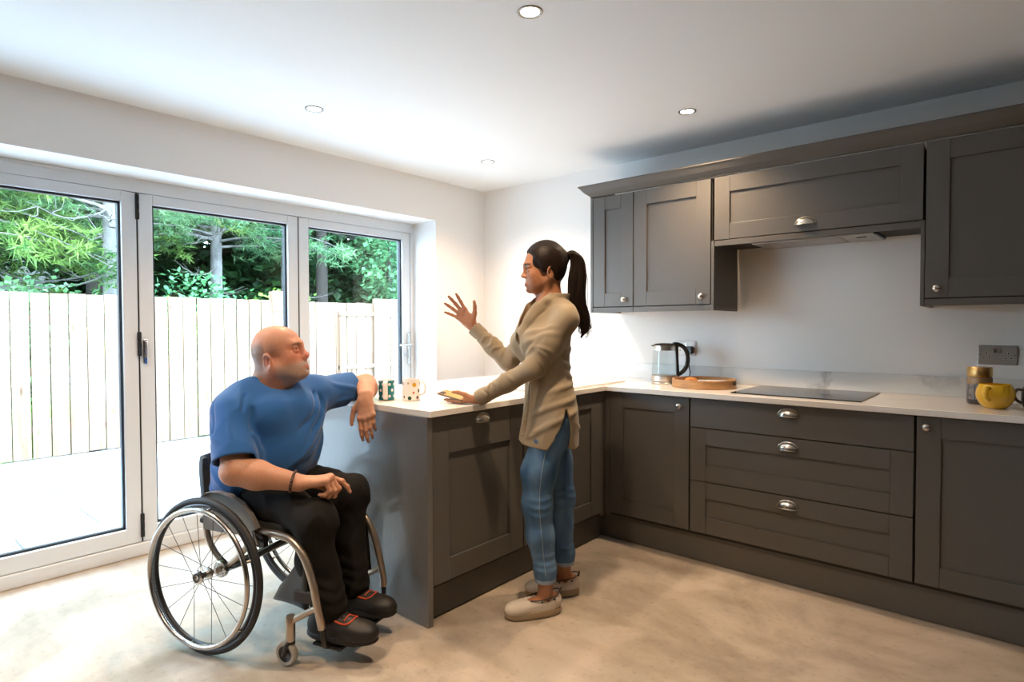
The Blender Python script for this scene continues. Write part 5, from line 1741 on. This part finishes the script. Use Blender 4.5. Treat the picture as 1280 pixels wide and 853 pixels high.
def work_shoe(pos, yaw, pitch):
    """shoe frame: x to the toe from the heel, z up from the sole bottom"""
    R = rot(yaw, pitch, 0); O = np.asarray(pos, float)
    def L(x, y, z): return O + R @ V3(x, y, z)
    U = Sdf()
    U.stack([.020, .045, .062, .078, .090], [.135, .135, .122, .095, .075], [0] * 5, [.148, .146, .128, .088, .05], [.048, .049, .046, .038, .025], n=2.5, O=O, R=R, k=.02)
    U.ell(L(.220, 0, .045), (.070, .050, .040), R, k=.025)
    U.ecap(L(.045, 0, .05), L(.052, 0, .118), (.052, .040), (.050, .041), R[:, 0], k=.02)
    U.cone(L(.10, 0, .085), L(.19, 0, .060), .032, .026, k=.02)
    U.ecap(L(.052, 0, .112), L(.052, 0, .16), (.041, .032), (.043, .034), R[:, 0], k=.004, op='S')
    U.plane(L(0, 0, .020), -R[:, 2], k=.002)
    sh = sdf_obj('shoe', U, tuple(O + V3(-.08, -.11, -.04)), tuple(O + V3(.36, .11, .20)), .0034, M['shoe_b'], man, 1)
    Sl = Sdf()
    Sl.stack([.0, .006, .026], [.142, .140, .137], [0] * 3, [.150, .156, .154], [.047, .0515, .0510], n=2.6, O=O, R=R, k=.0)
    Sl.plane(L(.20, 0, .0), R @ V3(.10, 0, -1), k=.006, near=L(.29, 0, 0), rad=.075)
    so = sdf_obj('sole', Sl, tuple(O + V3(-.08, -.11, -.05)), tuple(O + V3(.36, .11, .10)), .0032, M['sole_b'], sh, 0)
    bvh = BVHTree.FromPolygons([v.co.copy() for v in sh.data.vertices], [tuple(p.vertices) for p in sh.data.polygons])
    def P(x, y):
        h_ = bvh.ray_cast(Vector(L(x, y, .25)), Vector(-R[:, 2]))
        return tuple((h_[0] if h_[0] is not None else Vector(L(x, y, .09))) + Vector(R[:, 2]) * .0015)
    lm = [MB().tube([P(.176, -.036), P(.192, -.026), P(.199, 0), P(.192, .026), P(.176, .036)], .0036, 8, smooth=4),
          MB().tube([P(.125, -.034), P(.150, -.036), P(.176, -.036)], .0036, 8, smooth=4),
          MB().tube([P(.125, .034), P(.150, .036), P(.176, .036)], .0036, 8, smooth=4),
          MB().tube([P(.165, -.026), P(.170, 0), P(.165, .026)], .0028, 8, smooth=4)]
    for b in lm: b.build('lace', M['lace_o'], sh, smooth=60)
    t_ = MB().tube([L(.168, 0, .082), L(.140, 0, .100), L(.112, 0, .122), L(.098, 0, .150)], [.018, .025, .029, .026], 14, smooth=4, squash=.32, up=tuple(R[:, 1]))
    t_.build('tongue', M['cloth'], sh, smooth=60)
    return sh


work_shoe((.402, -.112, .0735), 4, 1.0)
work_shoe((.345, .100, .0745), 3, 1.0)
# beaded bracelet on the right wrist
ax = unit(WRR - ELR); c = WRR - ax * .030
s1 = unit(np.cross(ax, V3(0, 0, 1))); s2 = np.cross(ax, s1)
bm_ = MB()
for k in range(26):
    a = 2 * PI * k / 26
    bm_.ell(tuple(c + s1 * .0335 * math.cos(a) + s2 * .0395 * math.sin(a)), (.0062, .0062, .0062), 8, 6)
br_ = bm_.build('bracelet', mat('brown_beads', (.10, .055, .045), .45, vary=(90, .7)), man, smooth=60)
br_['label'] = 'brown woven bracelet on the wrist'; br_['kind'] = 'stuff'

# ------------------------------------------------------------------ standing woman (local X = the way she faces, Y = her left)
WOM, WA = (1.82, -1.53, 0), math.radians(225.5)
M['skin_w'] = tint_mat('brown_skin', .45, sss=.10, bump=(190, .06), spec=.38)
WH_O, WH_R, WH_S = V3(-.006, .0, 1.566), rot(6, 0, 0), .955
SL, EL, WL = V3(-.096, .136, 1.335), V3(.064, .135, 1.112), V3(.298, .018, .971)
SR, ER, WR = V3(.004, -.140, 1.330), V3(.140, -.200, 1.122), V3(.312, -.250, 1.298)
HL, KL, AL = V3(-.045, .086, .87), V3(.036, .100, .500), V3(.000, .107, .150)
HR, KR, AR = V3(-.050, -.086, .87), V3(-.105, -.093, .475), V3(-.118, -.082, .150)
TZ = [.74, .80, .89, .98, 1.10, 1.20, 1.27, 1.33, 1.37, 1.405]
TC = [-.028, -.033, -.040, -.036, -.022, -.012, -.018, -.042, -.055, -.060]
TA = [.138, .130, .120, .109, .099, .108, .110, .092, .068, .050]
TB = [.188, .190, .184, .164, .138, .144, .150, .142, .108, .066]

TW = [6, 8, 10, 12, 16, 19, 20, 20, 20, 20]


def tq(x, y, z):
    """point given in the turned chest's own frame (x measured from the spine line)"""
    t = math.radians(float(np.interp(z, TZ, TW))); cx = float(np.interp(z, TZ, TC))
    x = x - cx
    return V3(cx + x * math.cos(t) - y * math.sin(t), x * math.sin(t) + y * math.cos(t), z)


B = Sdf()
hd = head(B, WH_O, WH_R, WH_S, False)
B.chain([hd(-.034, 0, -.045), V3(-.050, 0, 1.41), V3(-.052, 0, 1.35)], [.046, .047, .055], k=.03)
B.cone(hd(.018, 0, -.085), V3(-.012, 0, 1.395), .022, .03, k=.03)
for s in (-1, 1): B.cone(hd(-.015, s * .045, -.05), V3(-.005, s * .018, 1.385), .013, .012, k=.025)
B.stack(TZ[2:], TC[2:], [0] * 8, [a - .016 for a in TA][2:], [b - .018 for b in TB][2:], tw=TW[2:], k=.02)
B.ell(tq(.045, 0, 1.255), (.05, .085, .07), k=.05)
B.chain([tq(-.02, 0, 1.40), tq(.030, 0, 1.345), tq(.062, 0, 1.28)], [.035, .040, .045], k=.04)
for a, b, c in ((SL, EL, WL), (SR, ER, WR)):
    B.chain([a, b], [.040, .033], k=.03); B.chain([b, b + (c - b) * .3, c], [.033, .034, .023], k=.02)
Dl = unit(V3(.78, -.60, -.10)); Nl = unit(V3(-.04, .02, 1.0))
nwl = hand(B, WL + Dl * .006 + V3(0, 0, -.004), Dl, Nl, 1, .93, curl=[(2, 6, 4), (2, 8, 4), (4, 10, 6), (6, 14, 8)], spread=(4, 1, -2, -5),
           thumb=((.70, .38, .60), (.7, -.3, .0)), thumb_curl=(14, 14), wr=.025)
Dr = unit(V3(.66, -.02, .74)); Nr = unit(V3(.22, .95, -.16))
nwr = hand(B, WR + Dr * .012, Dr, Nr, -1, .98, curl=[(2, 8, 6), (4, 8, 6), (6, 10, 6), (6, 10, 8)], spread=(15, 3, -9, -23),
           thumb=((.48, .84, .12), (.95, .1, .0)), thumb_curl=(14, 10), wr=.024)
for hp_, kn, an in ((HL, KL, AL), (HR, KR, AR)):
    B.chain([hp_, kn, kn + (an - kn) * .4, an + V3(0, 0, .02)], [.068, .050, .046, .033], k=.03)
    B.chain([an + V3(0, 0, .02), V3(an[0], an[1], .085)], [.034, .034], k=.02)
for an, yaw in ((AL, 12.6), (AR, 0)):
    R = rot(yaw); O = V3(an[0], an[1], 0)
    B.ecap(O + R @ V3(-.030, 0, .060), O + R @ V3(.09, 0, .052), (.030, .030), (.036, .020), R[:, 1], k=.025)
    B.ell(O + R @ V3(-.038, 0, .058), (.026, .026, .030), R, k=.02)
    for s in (-1, 1): B.ell(O + R @ V3(.0, s * .031, .095), (.011, .008, .012), R, k=.012)


def wom_col(P):
    q = ((P - WH_O) @ WH_R) / WH_S; x, y, z = q.T; inh = sstep(z, -.14, -.11)
    n = hnoise(P, 60, 5)
    c = np.tile(np.array([.365, .165, .085]), (len(P), 1)); c = mix(c, (.33, .14, .07), .5 + .4 * n)
    c = mix(c, (.42, .175, .095), inh * np.clip(np.exp(-((x - .06) ** 2 + (np.abs(y) - .04) ** 2 + (z + .024) ** 2) / .0012), 0, 1) * .6)
    lip = np.exp(-(((z + .0745) / .0095) ** 2) ** 2 - (y / .022) ** 4) * sstep(x, .074, .081)
    c = mix(c, (.30, .085, .065), lip * .85 * inh)
    brow = np.exp(-((z - .0225 + .12 * np.maximum(0, np.abs(y) - .036)) / .0042) ** 2) * sstep(np.abs(y), .012, .016) * (1 - sstep(np.abs(y), .047, .054)) * sstep(x, .055, .068)
    c = mix(c, (.018, .010, .007), np.clip(brow * 1.1, 0, 1) * .95 * inh)
    lash = np.exp(-((z - .0055 + .0) / .0022) ** 2) * np.exp(-((np.abs(y) - .0325) / .014) ** 4) * sstep(x, .068, .076)
    c = mix(c, (.03, .015, .01), np.clip(lash, 0, 1) * .8 * inh)
    pal = np.exp(-np.linalg.norm(P - (WR + Dr * .06 + Nr * .02), axis=1) ** 2 / .006) * (((P - WR - Dr * .05) @ Nr) > -.004)
    c = mix(c, (.47, .215, .13), pal * .6)
    for nl in (nwl, nwr):
        for p, d, nn, r in nl:
            e = P - p; t = np.exp(-((e @ d) / (r * .8)) ** 4 - (np.linalg.norm(e - np.outer(e @ d, d) - np.outer(e @ nn, nn), axis=1) / (r * .75)) ** 4) * ((e @ nn) > -r * .3)
            c = mix(c, (.52, .27, .20), t * .8)
    return c


wom = sdf_obj('person', B, (-.26, -.36, .02), (.60, .30, 1.72), .0034, M['skin_w'], None, 1, wom_col)
wom.location = WOM; wom.rotation_euler = (0, 0, WA)
tag(wom, 'standing person with a dark ponytail, khaki shirt and jeans, one hand raised', 'person')
gz = unit(V3(.93, .16, -.22))
for s in (-1, 1): eye(wom, WH_O, WH_R, WH_S, s, M['iris_brown'], gz)

# ---- hair
M['hair'] = mat('dark_brown_hair', (.013, .0075, .0055), .48, spec=.16, bump=(75, .9, (.6, 5, 1.4)))
def HL_(x, y, z): return WH_O + WH_R @ (V3(x, y, z) * WH_S)
Hs = Sdf()
Hs.ell(HL_(-.014, 0, .036), np.array([.096, .084, .096]) * WH_S, WH_R, k=.02)
Hs.ell(HL_(-.050, 0, .006), np.array([.058, .072, .078]) * WH_S, WH_R, k=.03)
Hs.ell(HL_(.019, 0, .042), np.array([.0715, .0685, .066]) * WH_S, WH_R, k=.03)
Hs.ell(HL_(-.022, 0, .056), np.array([.088, .074, .084]) * WH_S, WH_R, k=.03)
Hs.cone(HL_(-.080, 0, .055), HL_(-.112, 0, .064), .034, .019, k=.03)
nrm = WH_R @ unit(V3(.80, 0, -.60))
Hs.plane(HL_(.072, 0, .078), nrm, k=.014, op='s')
for s in (-1, 1):
    Hs.ell(HL_(.034, s * .0605, .034), np.array([.030, .0125, .036]) * WH_S, WH_R @ rot(-s * 16, 0, 0), k=.014)
    Hs.ell(HL_(.010, s * .071, .012), np.array([.020, .010, .030]) * WH_S, WH_R, k=.012)
    Hs.ell(HL_(-.017, s * .083, -.027), np.array([.016, .022, .025]) * WH_S, WH_R, k=.008, op='s')
Hs.wrinkle(.0022, 120, (.25, 1, .45), seed=3)
hair = sdf_obj('hair', Hs, tuple(WH_O - .17), tuple(WH_O + .17), .0030, M['hair'], wom, 1)
hair['label'] = 'dark hair pulled back tight'
tie = Matrix(((0, 0, -1), (0, 1, 0), (1, 0, 0)))
MB().ring(.0215, .008, c=tuple(HL_(-.116, 0, .066)), frame=Matrix.Rotation(math.radians(-78), 3, 'Y'), n=36, m=10).build('hair_tie', M['cloth'], wom, smooth=60)
pt = MB(); rnd = random.Random(17)
path = [Vector(HL_(-.108, 0, .063)), Vector((-.146, 0, 1.640)), Vector((-.170, 0, 1.598)), Vector((-.168, .002, 1.525)), Vector((-.164, .006, 1.440)), Vector((-.184, .010, 1.350)), Vector((-.200, .012, 1.290)), Vector((-.182, .014, 1.248))]
pr_ = [.015, .018, .024, .032, .031, .022, .013, .004]
pt.tube(path, pr_, 18, smooth=6, squash=.85)
fine, fr_ = spline(path, pr_, 6)
for k in range(230):
    a = rnd.uniform(0, 2 * PI); q = rnd.uniform(.82, 1.12); wv = rnd.uniform(0, 6.28); n_ = int(len(fine) * rnd.uniform(.70, 1.0)); pp = []; dr = rnd.uniform(-.012, .012)
    for i in range(0, n_, 3):
        f_ = i / len(fine); R_ = fr_[i] * q + .004
        pp.append(fine[i] + Vector((math.cos(a) * R_ + .006 * math.sin(f_ * 9 + wv) * f_ + dr * f_ * f_, math.sin(a) * R_ * .9 + .005 * math.cos(f_ * 8 + wv) * f_, .003 * math.sin(wv + i))))
    m_ = len(pp); pt.tube(pp, [max(.0007, .0031 * (1 - (i / m_) ** 3)) for i in range(m_)], 5, smooth=3)
for k in range(26):      # loose wisps on the outer side
    a = rnd.uniform(1.8, 4.5); pp = []
    st = rnd.choice((1, 2, 2, 3))
    for i in range(st, rnd.choice((6, 7, 8))):
        R_ = pr_[i] + .006 * (i - st) * rnd.uniform(.3, 1.1)
        pp.append(path[i] + Vector((math.cos(a) * R_ + rnd.uniform(-.006, .006), math.sin(a) * R_ + rnd.uniform(-.004, .004), rnd.uniform(-.01, .01))))
    pt.tube(pp, [.0011] * len(pp), 4, smooth=5)
pt.build('ponytail', M['hair'], wom, smooth=70)['label'] = 'long wavy dark ponytail'

# ---- shirt
M['khaki'] = mat('khaki_cotton', (.265, .208, .138), .85, sheen=.2, bump=(240, .14), spec=.2)
S = Sdf()
S.stack(TZ, TC, [0] * 10, TA, TB, tw=TW, k=.03)
for s in (-1, 1): S.ell(tq(.052, s * .066, 1.225), (.074, .070, .066), k=.05)
for a, b, c, s in ((SL, EL, WL, 1), (SR, ER, WR, -1)):
    S.chain([tq(-.062, s * .045, 1.382), tq(-.060, s * .095, 1.362), a], [.038, .040, .045], k=.05)
    S.chain([a, a + (b - a) * .5, b], [.047, .048, .0415], k=.03)
    m_ = b + (c - b) * .45
    S.chain([b, m_, c + unit(c - b) * .0], [.0420, .0380, .0315], k=.025)
    u = unit(c - b)
    S.cone(c - u * .055, c - u * .002, .0365, .0350, k=.003)          # cuff
    S.plane(c, u, k=.003, near=c, rad=.07)
    S.cone(c - u * .03, c + u * .04, .027, .030, k=.003, op='S')
    n1 = unit(np.cross(u, V3(0, 0, 1))); n2 = np.cross(n1, u)
    for q, r in ((-.062, .0350), (-.085, .037), (-.12, .040), (-.16, .0415), (-.20, .042)):
        pts = [c + u * (q + .010 * math.sin(3 * t + q * 90)) + (n1 * math.cos(t) + n2 * math.sin(t)) * r for t in np.linspace(0, 2 * PI, 12)]
        S.fold(pts[:8] if q < -.07 else pts, .0075 if q < -.07 else -.005, .006)
    u2 = unit(b - a); n1 = unit(np.cross(u2, V3(0, 0, 1))); n2 = np.cross(n1, u2)
    for q, r in ((.175, .046), (.205, .045), (.230, .044), (.252, .043)):
        ph = q * 40
        pts = [a + u2 * (q + .016 * math.sin(t + ph)) + (n1 * math.cos(t) + n2 * math.sin(t)) * r for t in np.linspace(ph, ph + 3.6, 9)]
        S.fold(pts, .011, .007)
# collar: stand, open fronts
Rq = rot(20, 0, 0)
S.stack([1.378, 1.41, 1.452], [-.002, -.004, -.010], [0] * 3, [.070, .071, .074], [.071, .071, .072], k=.003, O=(-.052, 0, 0), R=Rq)
for s in (-1, 1):
    S.chain([tq(-.030, s * .058, 1.425), tq(.012, s * .046, 1.420), tq(.046, s * .036, 1.395), tq(.078, s * .030, 1.335), tq(.104, s * .018, 1.270)], [.012, .012, .012, .012, .014], k=.018)
S.chain([tq(-.02, 0, 1.395), tq(.030, 0, 1.345), tq(.062, 0, 1.28)], [.050, .054, .058], k=.04)
S.stack([1.375, 1.40, 1.47], [.003, .0, -.006], [0] * 3, [.059, .057, .058], [.057, .056, .057], k=.003, op='S', O=(-.052, 0, 0), R=Rq)
S.fold([tq(-.052 + .074 * math.cos(t), .074 * math.sin(t), 1.392 + .010 * math.cos(t)) for t in np.linspace(.9, 5.4, 14)], .0065, .007, sub=2)
S.chain([tq(.020, 0, 1.480), tq(.052, 0, 1.385), tq(.090, .0, 1.310), tq(.118, .002, 1.245), tq(.140, .004, 1.195)], [.056, .037, .028, .018, .004], k=.003, op='S')
S.fold([tq(.128, .012, 1.205), tq(.112, .014, 1.12), tq(.096, .014, 1.0), tq(.085, .014, .88), tq(.09, .014, .77)], .0050, .010)
S.fold([tq(.125, .028, 1.205), tq(.108, .030, 1.12), tq(.092, .030, 1.0), tq(.082, .030, .88), tq(.088, .030, .77)], -.0045, .0045)
S.fold([tq(.125, -.004, 1.205), tq(.108, -.004, 1.12), tq(.092, -.004, 1.0), tq(.082, -.004, .88), tq(.088, -.004, .77)], -.0045, .0045)
for s in (-1, 1): S.fold([tq(.000, s * .060, 1.385), tq(.065, s * .045, 1.335), tq(.105, s * .030, 1.255)], -.004, .006)
# shirt tail: level hem and side slits
S.plane((0, 0, .757), (0.05, 0, -1), k=.004)
for s in (-1, 1):
    sl_ = [(-.086, .932, .004, .070), (-.086, .86, .026, .080), (-.080, .80, .050, .085), (-.074, .735, .088, .09)]
    for (x0, z0, f0, l0), (x1, z1, f1, l1) in zip(sl_[:-1], sl_[1:]):
        S.ecap(V3(x0, s * .205, z0), V3(x1, s * .205, z1), (f0, l0), (f1, l1), (1, 0, 0), k=.002, op='S')
# drape folds
def wf_(*p, A=.013, w=.011): S.fold([V3(*q) for q in p], A, w)
for s in (1,):
    wf_((-.155, .07, .99), (-.09, .145, .965), (.02, .150, .93), (.075, .09, .90)); wf_((-.16, .06, 1.05), (-.10, .13, 1.035), (.0, .145, 1.00), A=.009)
    wf_((-.15, .09, .93), (-.08, .165, .90), (.02, .165, .85), (.075, .10, .82)); wf_((-.02, .165, .88), (.05, .13, .82), (.085, .05, .79), A=.009)
    wf_((-.10, .150, 1.14), (-.13, .09, 1.12), (-.145, .02, 1.11), A=.010); wf_((-.10, .155, 1.10), (-.135, .085, 1.075), (-.15, .01, 1.07), A=.008, w=.012)
    wf_((-.10, .14, 1.18), (-.12, .10, 1.20), (-.135, .03, 1.19), A=.010)
    wf_((.0, .150, 1.25), (.06, .125, 1.18), (.09, .06, 1.10), A=.009); wf_((-.02, .158, 1.18), (.05, .135, 1.11), (.085, .07, 1.04), A=.009)
    wf_((-.05, .170, 1.30), (.03, .145, 1.29), (.09, .10, 1.27), A=.010); wf_((-.06, .172, 1.27), (.02, .150, 1.25), (.08, .115, 1.23), A=.009)
    wf_((-.14, .10, .85), (-.155, .05, .83), (-.16, .0, .82), A=.009)
S.wrinkle(.0030, 42, (1, 1, .7), seed=12)
shirt = sdf_obj('shirt', S, (-.24, -.34, .73), (.42, .24, 1.46), .0036, M['khaki'], wom, 1)
shirt['label'] = 'khaki long-sleeved button shirt with slit shirt tail'
from mathutils.bvhtree import BVHTree
bt = mat('pale_button', (.34, .26, .17), .4)
bvs = BVHTree.FromPolygons([v.co.copy() for v in shirt.data.vertices], [tuple(p.vertices) for p in shirt.data.polygons])
for z in (1.185, 1.11, 1.03, .95, .87, .80):
    h_ = bvs.ray_cast(Vector(tq(.4, .012, z)), Vector(tq(-.1, .012, z) - tq(.4, .012, z)).normalized())
    if h_[0] is None or (h_[0] - Vector(tq(.11, .012, z))).length > .035: continue
    MB().lathe([(0, -.002), (.0055, -.002), (.0055, .002), (0, .0025)], 16, c=tuple(h_[0]), frame=Matrix.Rotation(PI / 2, 3, 'Y')).build('button', bt, shirt)

# ---- jeans
def denim():
    m = mat('blue_denim', (.045, .125, .27), .8, spec=.2, bump=(320, .18))
    nt = m.node_tree; N = nt.nodes; L = nt.links; b = N['Principled BSDF']; tc = N.new('ShaderNodeTexCoord')
    mp = N.new('ShaderNodeMapping'); mp.inputs['Scale'].default_value = (5, 5, 1.5); L.new(tc.outputs['Object'], mp.inputs['Vector'])
    n = N.new('ShaderNodeTexNoise'); n.inputs['Scale'].default_value = 2.2; n.inputs['Detail'].default_value = 7; L.new(mp.outputs[0], n.inputs['Vector'])
    r = N.new('ShaderNodeValToRGB'); e = r.color_ramp.elements
    e[0].position = .36; e[0].color = (.032, .088, .19, 1); e[1].position = .68; e[1].color = (.115, .21, .35, 1)
    L.new(n.outputs['Fac'], r.inputs['Fac']); L.new(r.outputs[0], b.inputs['Base Color'])
    return m


M['denim'] = denim(); M['cuffd'] = mat('turned_denim_inside', (.24, .32, .42), .85, bump=(320, .2)); M['stitch'] = mat('pale_stitch', (.20, .27, .36), .7)
J = Sdf()
J.stack([.76, .86, .95, 1.0], [-.050, -.052, -.045, -.04], [0] * 4, [.085, .104, .100, .09], [.145, .155, .145, .13], k=.03)
for hp_, kn, an, s in ((HL, KL, AL, 1), (HR, KR, AR, -1)):
    q1 = V3(.026, hp_[1] * 1.06, .645) if s > 0 else V3(-.078, hp_[1] * 1.04, .645)
    q2 = V3(.021, kn[1] + .003 * s, .355) if s > 0 else V3(-.100, kn[1] + .003 * s, .345)
    J.chain([hp_, q1, kn, q2, V3(an[0], an[1], .20), an + V3(0, 0, -.01)], [.082, .0775, .0655, .0600, .0465, .0455], k=.03)
    J.plane(V3(0, 0, .165), (0, 0, -1), k=.002, near=an, rad=.12)
    for q, z in enumerate((.535, .50, .465)):
        J.fold([kn + V3(-.065, s * .02, z - .50 + .012), kn + V3(-.02, s * .06, z - .50 - .004), kn + V3(.045, s * .052, z - .50 + .004 * q)], .0055, .008)
        J.fold([kn + V3(-.065, -s * .02, z - .50 + .0), kn + V3(-.02, -s * .06, z - .50 + .012), kn + V3(.045, -s * .052, z - .50)], .005, .008)
    for z in (.215, .245, .285): J.fold([an + V3(-.045, .01 * s, z - .15), an + V3(.0, .045, z - .158), an + V3(.045, .0, z - .148)], .004, .009)
J.fold([HL + V3(.09, .0, -.06), HL + V3(.05, .075, -.10), HL + V3(-.02, .10, -.12)], .005, .012)
J.wrinkle(.002, 34, (1, 1, .8), seed=22)
jeans = sdf_obj('jeans', J, (-.22, -.22, .13), (.16, .22, 1.03), .0045, M['denim'], wom, 1)
jeans['label'] = 'slim blue jeans with turned-up cuffs'
for an in (AL, AR):
    c = MB().lathe([(.0425, .151), (.0485, .150), (.0495, .158), (.0490, .192), (.0470, .197), (.0435, .194), (.0425, .16)], 40, c=(an[0], an[1], 0), caps=False)
    c.build('cuff', M['cuffd'], jeans, smooth=50)['label'] = 'paler turned-up cuff'
from mathutils.bvhtree import BVHTree
bv = BVHTree.FromPolygons([v.co.copy() for v in jeans.data.vertices], [tuple(p.vertices) for p in jeans.data.polygons])
sm = MB(); A_ = []
for i in range(46):
    z = .82 - i * .0139
    x = float(np.interp(z, [.17, .355, .50, .645, .87], [.004, .022, .036, .028, -.02]))
    h_ = bv.ray_cast(Vector((x, .4, z)), Vector((0, -1, 0)))
    if h_[0] is not None: A_.append(h_[0] + Vector((0, .0003, 0)))
sm.tube(A_, .0017, 6)
sm.build('side_seam', M['stitch'], jeans, smooth=60)

# ---- slip-on shoes
M['canvas'] = mat('cream_canvas', (.56, .50, .43), .8, bump=(180, .25)); M['jute'] = mat('jute_sole', (.36, .27, .17), .85, bump=(60, .8, (1, 1, 9))); M['edge_'] = mat('dark_edging', (.035, .028, .024), .6)


def slipon(an, yaw):
    R = rot(yaw); O = V3(an[0], an[1], 0) + R @ V3(-.070, 0, .0)
    def L(x, y, z): return O + R @ V3(x, y, z)
    U = Sdf()
    U.stack([.028, .045, .064, .076], [.126, .126, .116, .10], [0] * 4, [.128, .127, .112, .085], [.0435, .0440, .040, .030], n=2.4, O=O, R=R, k=.02)
    U.ell(L(.205, 0, .042), (.050, .0425, .026), R, k=.02)
    U.ell(L(.035, 0, .068), (.036, .036, .034), R, k=.02)
    # opening for the foot
    U.ecap(L(.040, 0, .085), L(.150, 0, .094), (.031, .038), (.030, .022), R[:, 1], k=.004, op='s')
    U.plane(L(0, 0, .026), (0, 0, -1), k=.001)
    sh = sdf_obj('shoe', U, tuple(O + V3(-.20, -.20, 0)), tuple(O + V3(.32, .20, .13)), .0030, M['canvas'], wom, 1)
    sh['label'] = 'cream canvas slip-on'
    Sl = Sdf()
    Sl.stack([.0025, .012, .034], [.127, .127, .126], [0] * 3, [.131, .133, .130], [.0455, .0465, .0455], n=2.5, O=O, R=R, k=0)
    Sl.ell(L(.285, 0, -.012), (.07, .10, .020), R, k=.006, op='s')
    so = sdf_obj('sole', Sl, tuple(O + V3(-.20, -.20, -.01)), tuple(O + V3(.32, .20, .08)), .0030, M['jute'], sh, 0)
    so['label'] = 'thick jute-coloured wedge sole'
    e = MB().tube([L(.150, .026, .078), L(.11, .038, .080), L(.06, .039, .084), L(.012, .026, .096), L(.002, 0, .101), L(.012, -.026, .096), L(.06, -.039, .084), L(.11, -.038, .080), L(.150, -.026, .078)], .0028, 8, smooth=5)
    for q in range(3):
        for s in (-1, 1):
            e.ell(tuple(L(.10 - .03 * q, s * .041, .074 + .002 * q)), (.006, .003, .004), 8, 6)
    e.tube([L(-.001, .008, .085), L(-.006, .0, .108), L(-.001, -.008, .085)], .003, 8, smooth=4)
    e.build('edging', M['edge_'], sh, smooth=60)


slipon(AL, 12.6); slipon(AR, 0)

# ---- phone in her left hand
Rw2 = np.array([[math.cos(WA), -math.sin(WA), 0], [math.sin(WA), math.cos(WA), 0], [0, 0, 1]])
Nph = unit(V3(-.06, .22, .97)); Dp = unit(Dl - Nph * (Dl @ Nph)); Sp = np.cross(Nph, Dp)
pc = WL + Dl * .138 + Nl * .0215 + Sp * .008
pc_w = Rw2 @ pc + V3(*WOM)
t = thing('mobile_phone', 'mobile phone with a golden back held flat in the standing womans hand', 'phone', tuple(pc_w))
fr = Matrix([[float((Rw2 @ v)[i]) for v in (Dp, Sp, Nph)] for i in range(3)])
t.rotation_euler = fr.to_euler()
M['goldback'] = mat('golden_phone_back', (.52, .27, .045), .3, metal=.5, coat=.4)
MB().box(-.074, .074, -.036, .036, -.0042, .0042).build('case', mat('clear_brown_case', (.13, .085, .05), .35, coat=.3), t, bevel=.004, seg=3)
MB().box(-.069, .069, -.0315, .0315, .0040, .0048).build('back_panel', M['goldback'], t, bevel=.0004)
MB().box(.040, .066, .004, .028, .0047, .0068).build('camera_bump', M['black'], t, bevel=.002)

# ------------------------------------------------------------------ camera, world, view
def cam():
    yaw, pitch, roll = .7126, -.024, -.0028
    cy, sy = math.cos(yaw), math.sin(yaw)
    f = Vector((-sy * math.cos(pitch), cy * math.cos(pitch), math.sin(pitch)))
    rt0 = Vector((cy, sy, 0)); up0 = rt0.cross(f)
    c, s = math.cos(roll), math.sin(roll)
    rt = rt0 * c + up0 * s; up = -rt0 * s + up0 * c
    cd = bpy.data.cameras.new('camera'); cd.sensor_width = 36; cd.lens = 741.47 / 1280 * 36
    cd.clip_start = .02; cd.clip_end = 300
    co = bpy.data.objects.new('camera', cd); COL.objects.link(co)
    mw = Matrix.Identity(4)
    for i in range(3):
        mw[i][0], mw[i][1], mw[i][2] = rt[i], up[i], -f[i]
    mw[0][3], mw[1][3], mw[2][3] = 3.5246, -3.7154, 1.3012
    co.matrix_world = mw
    SC.camera = co


cam()
w = bpy.data.worlds.new('sky'); SC.world = w; w.use_nodes = True
nt = w.node_tree; bg = nt.nodes['Background']
tc = nt.nodes.new('ShaderNodeTexCoord'); sx = nt.nodes.new('ShaderNodeSeparateXYZ')
nt.links.new(tc.outputs['Generated'], sx.inputs[0])
rp = nt.nodes.new('ShaderNodeValToRGB')
rp.color_ramp.elements[0].position = .0; rp.color_ramp.elements[0].color = (.61, .80, 1, 1)
rp.color_ramp.elements[1].position = .9; rp.color_ramp.elements[1].color = (.54, .76, 1, 1)
nt.links.new(sx.outputs['Z'], rp.inputs[0]); nt.links.new(rp.outputs[0], bg.inputs[0])
bg.inputs[1].default_value = 19
sd = bpy.data.lights.new('sun', 'SUN'); sd.energy = 4.0; sd.angle = math.radians(25); sd.color = (1, .97, .92)
so = bpy.data.objects.new('sun', sd); COL.objects.link(so)
so.rotation_euler = Vector((-.50, .30, -.80)).to_track_quat('-Z', 'Y').to_euler()
vs = SC.view_settings
vs.view_transform = 'Standard'; vs.look = 'None'; vs.gamma = 1; vs.exposure = .30; vs.use_curve_mapping = False
SC.cycles.use_denoising = True
SC.cycles.denoiser = 'OPENIMAGEDENOISE'
SC.cycles.max_bounces = 10; SC.cycles.diffuse_bounces = 6; SC.cycles.glossy_bounces = 4; SC.cycles.transparent_max_bounces = 16
SC.cycles.sample_clamp_indirect = 8
SC.cycles.caustics_reflective = False; SC.cycles.caustics_refractive = False
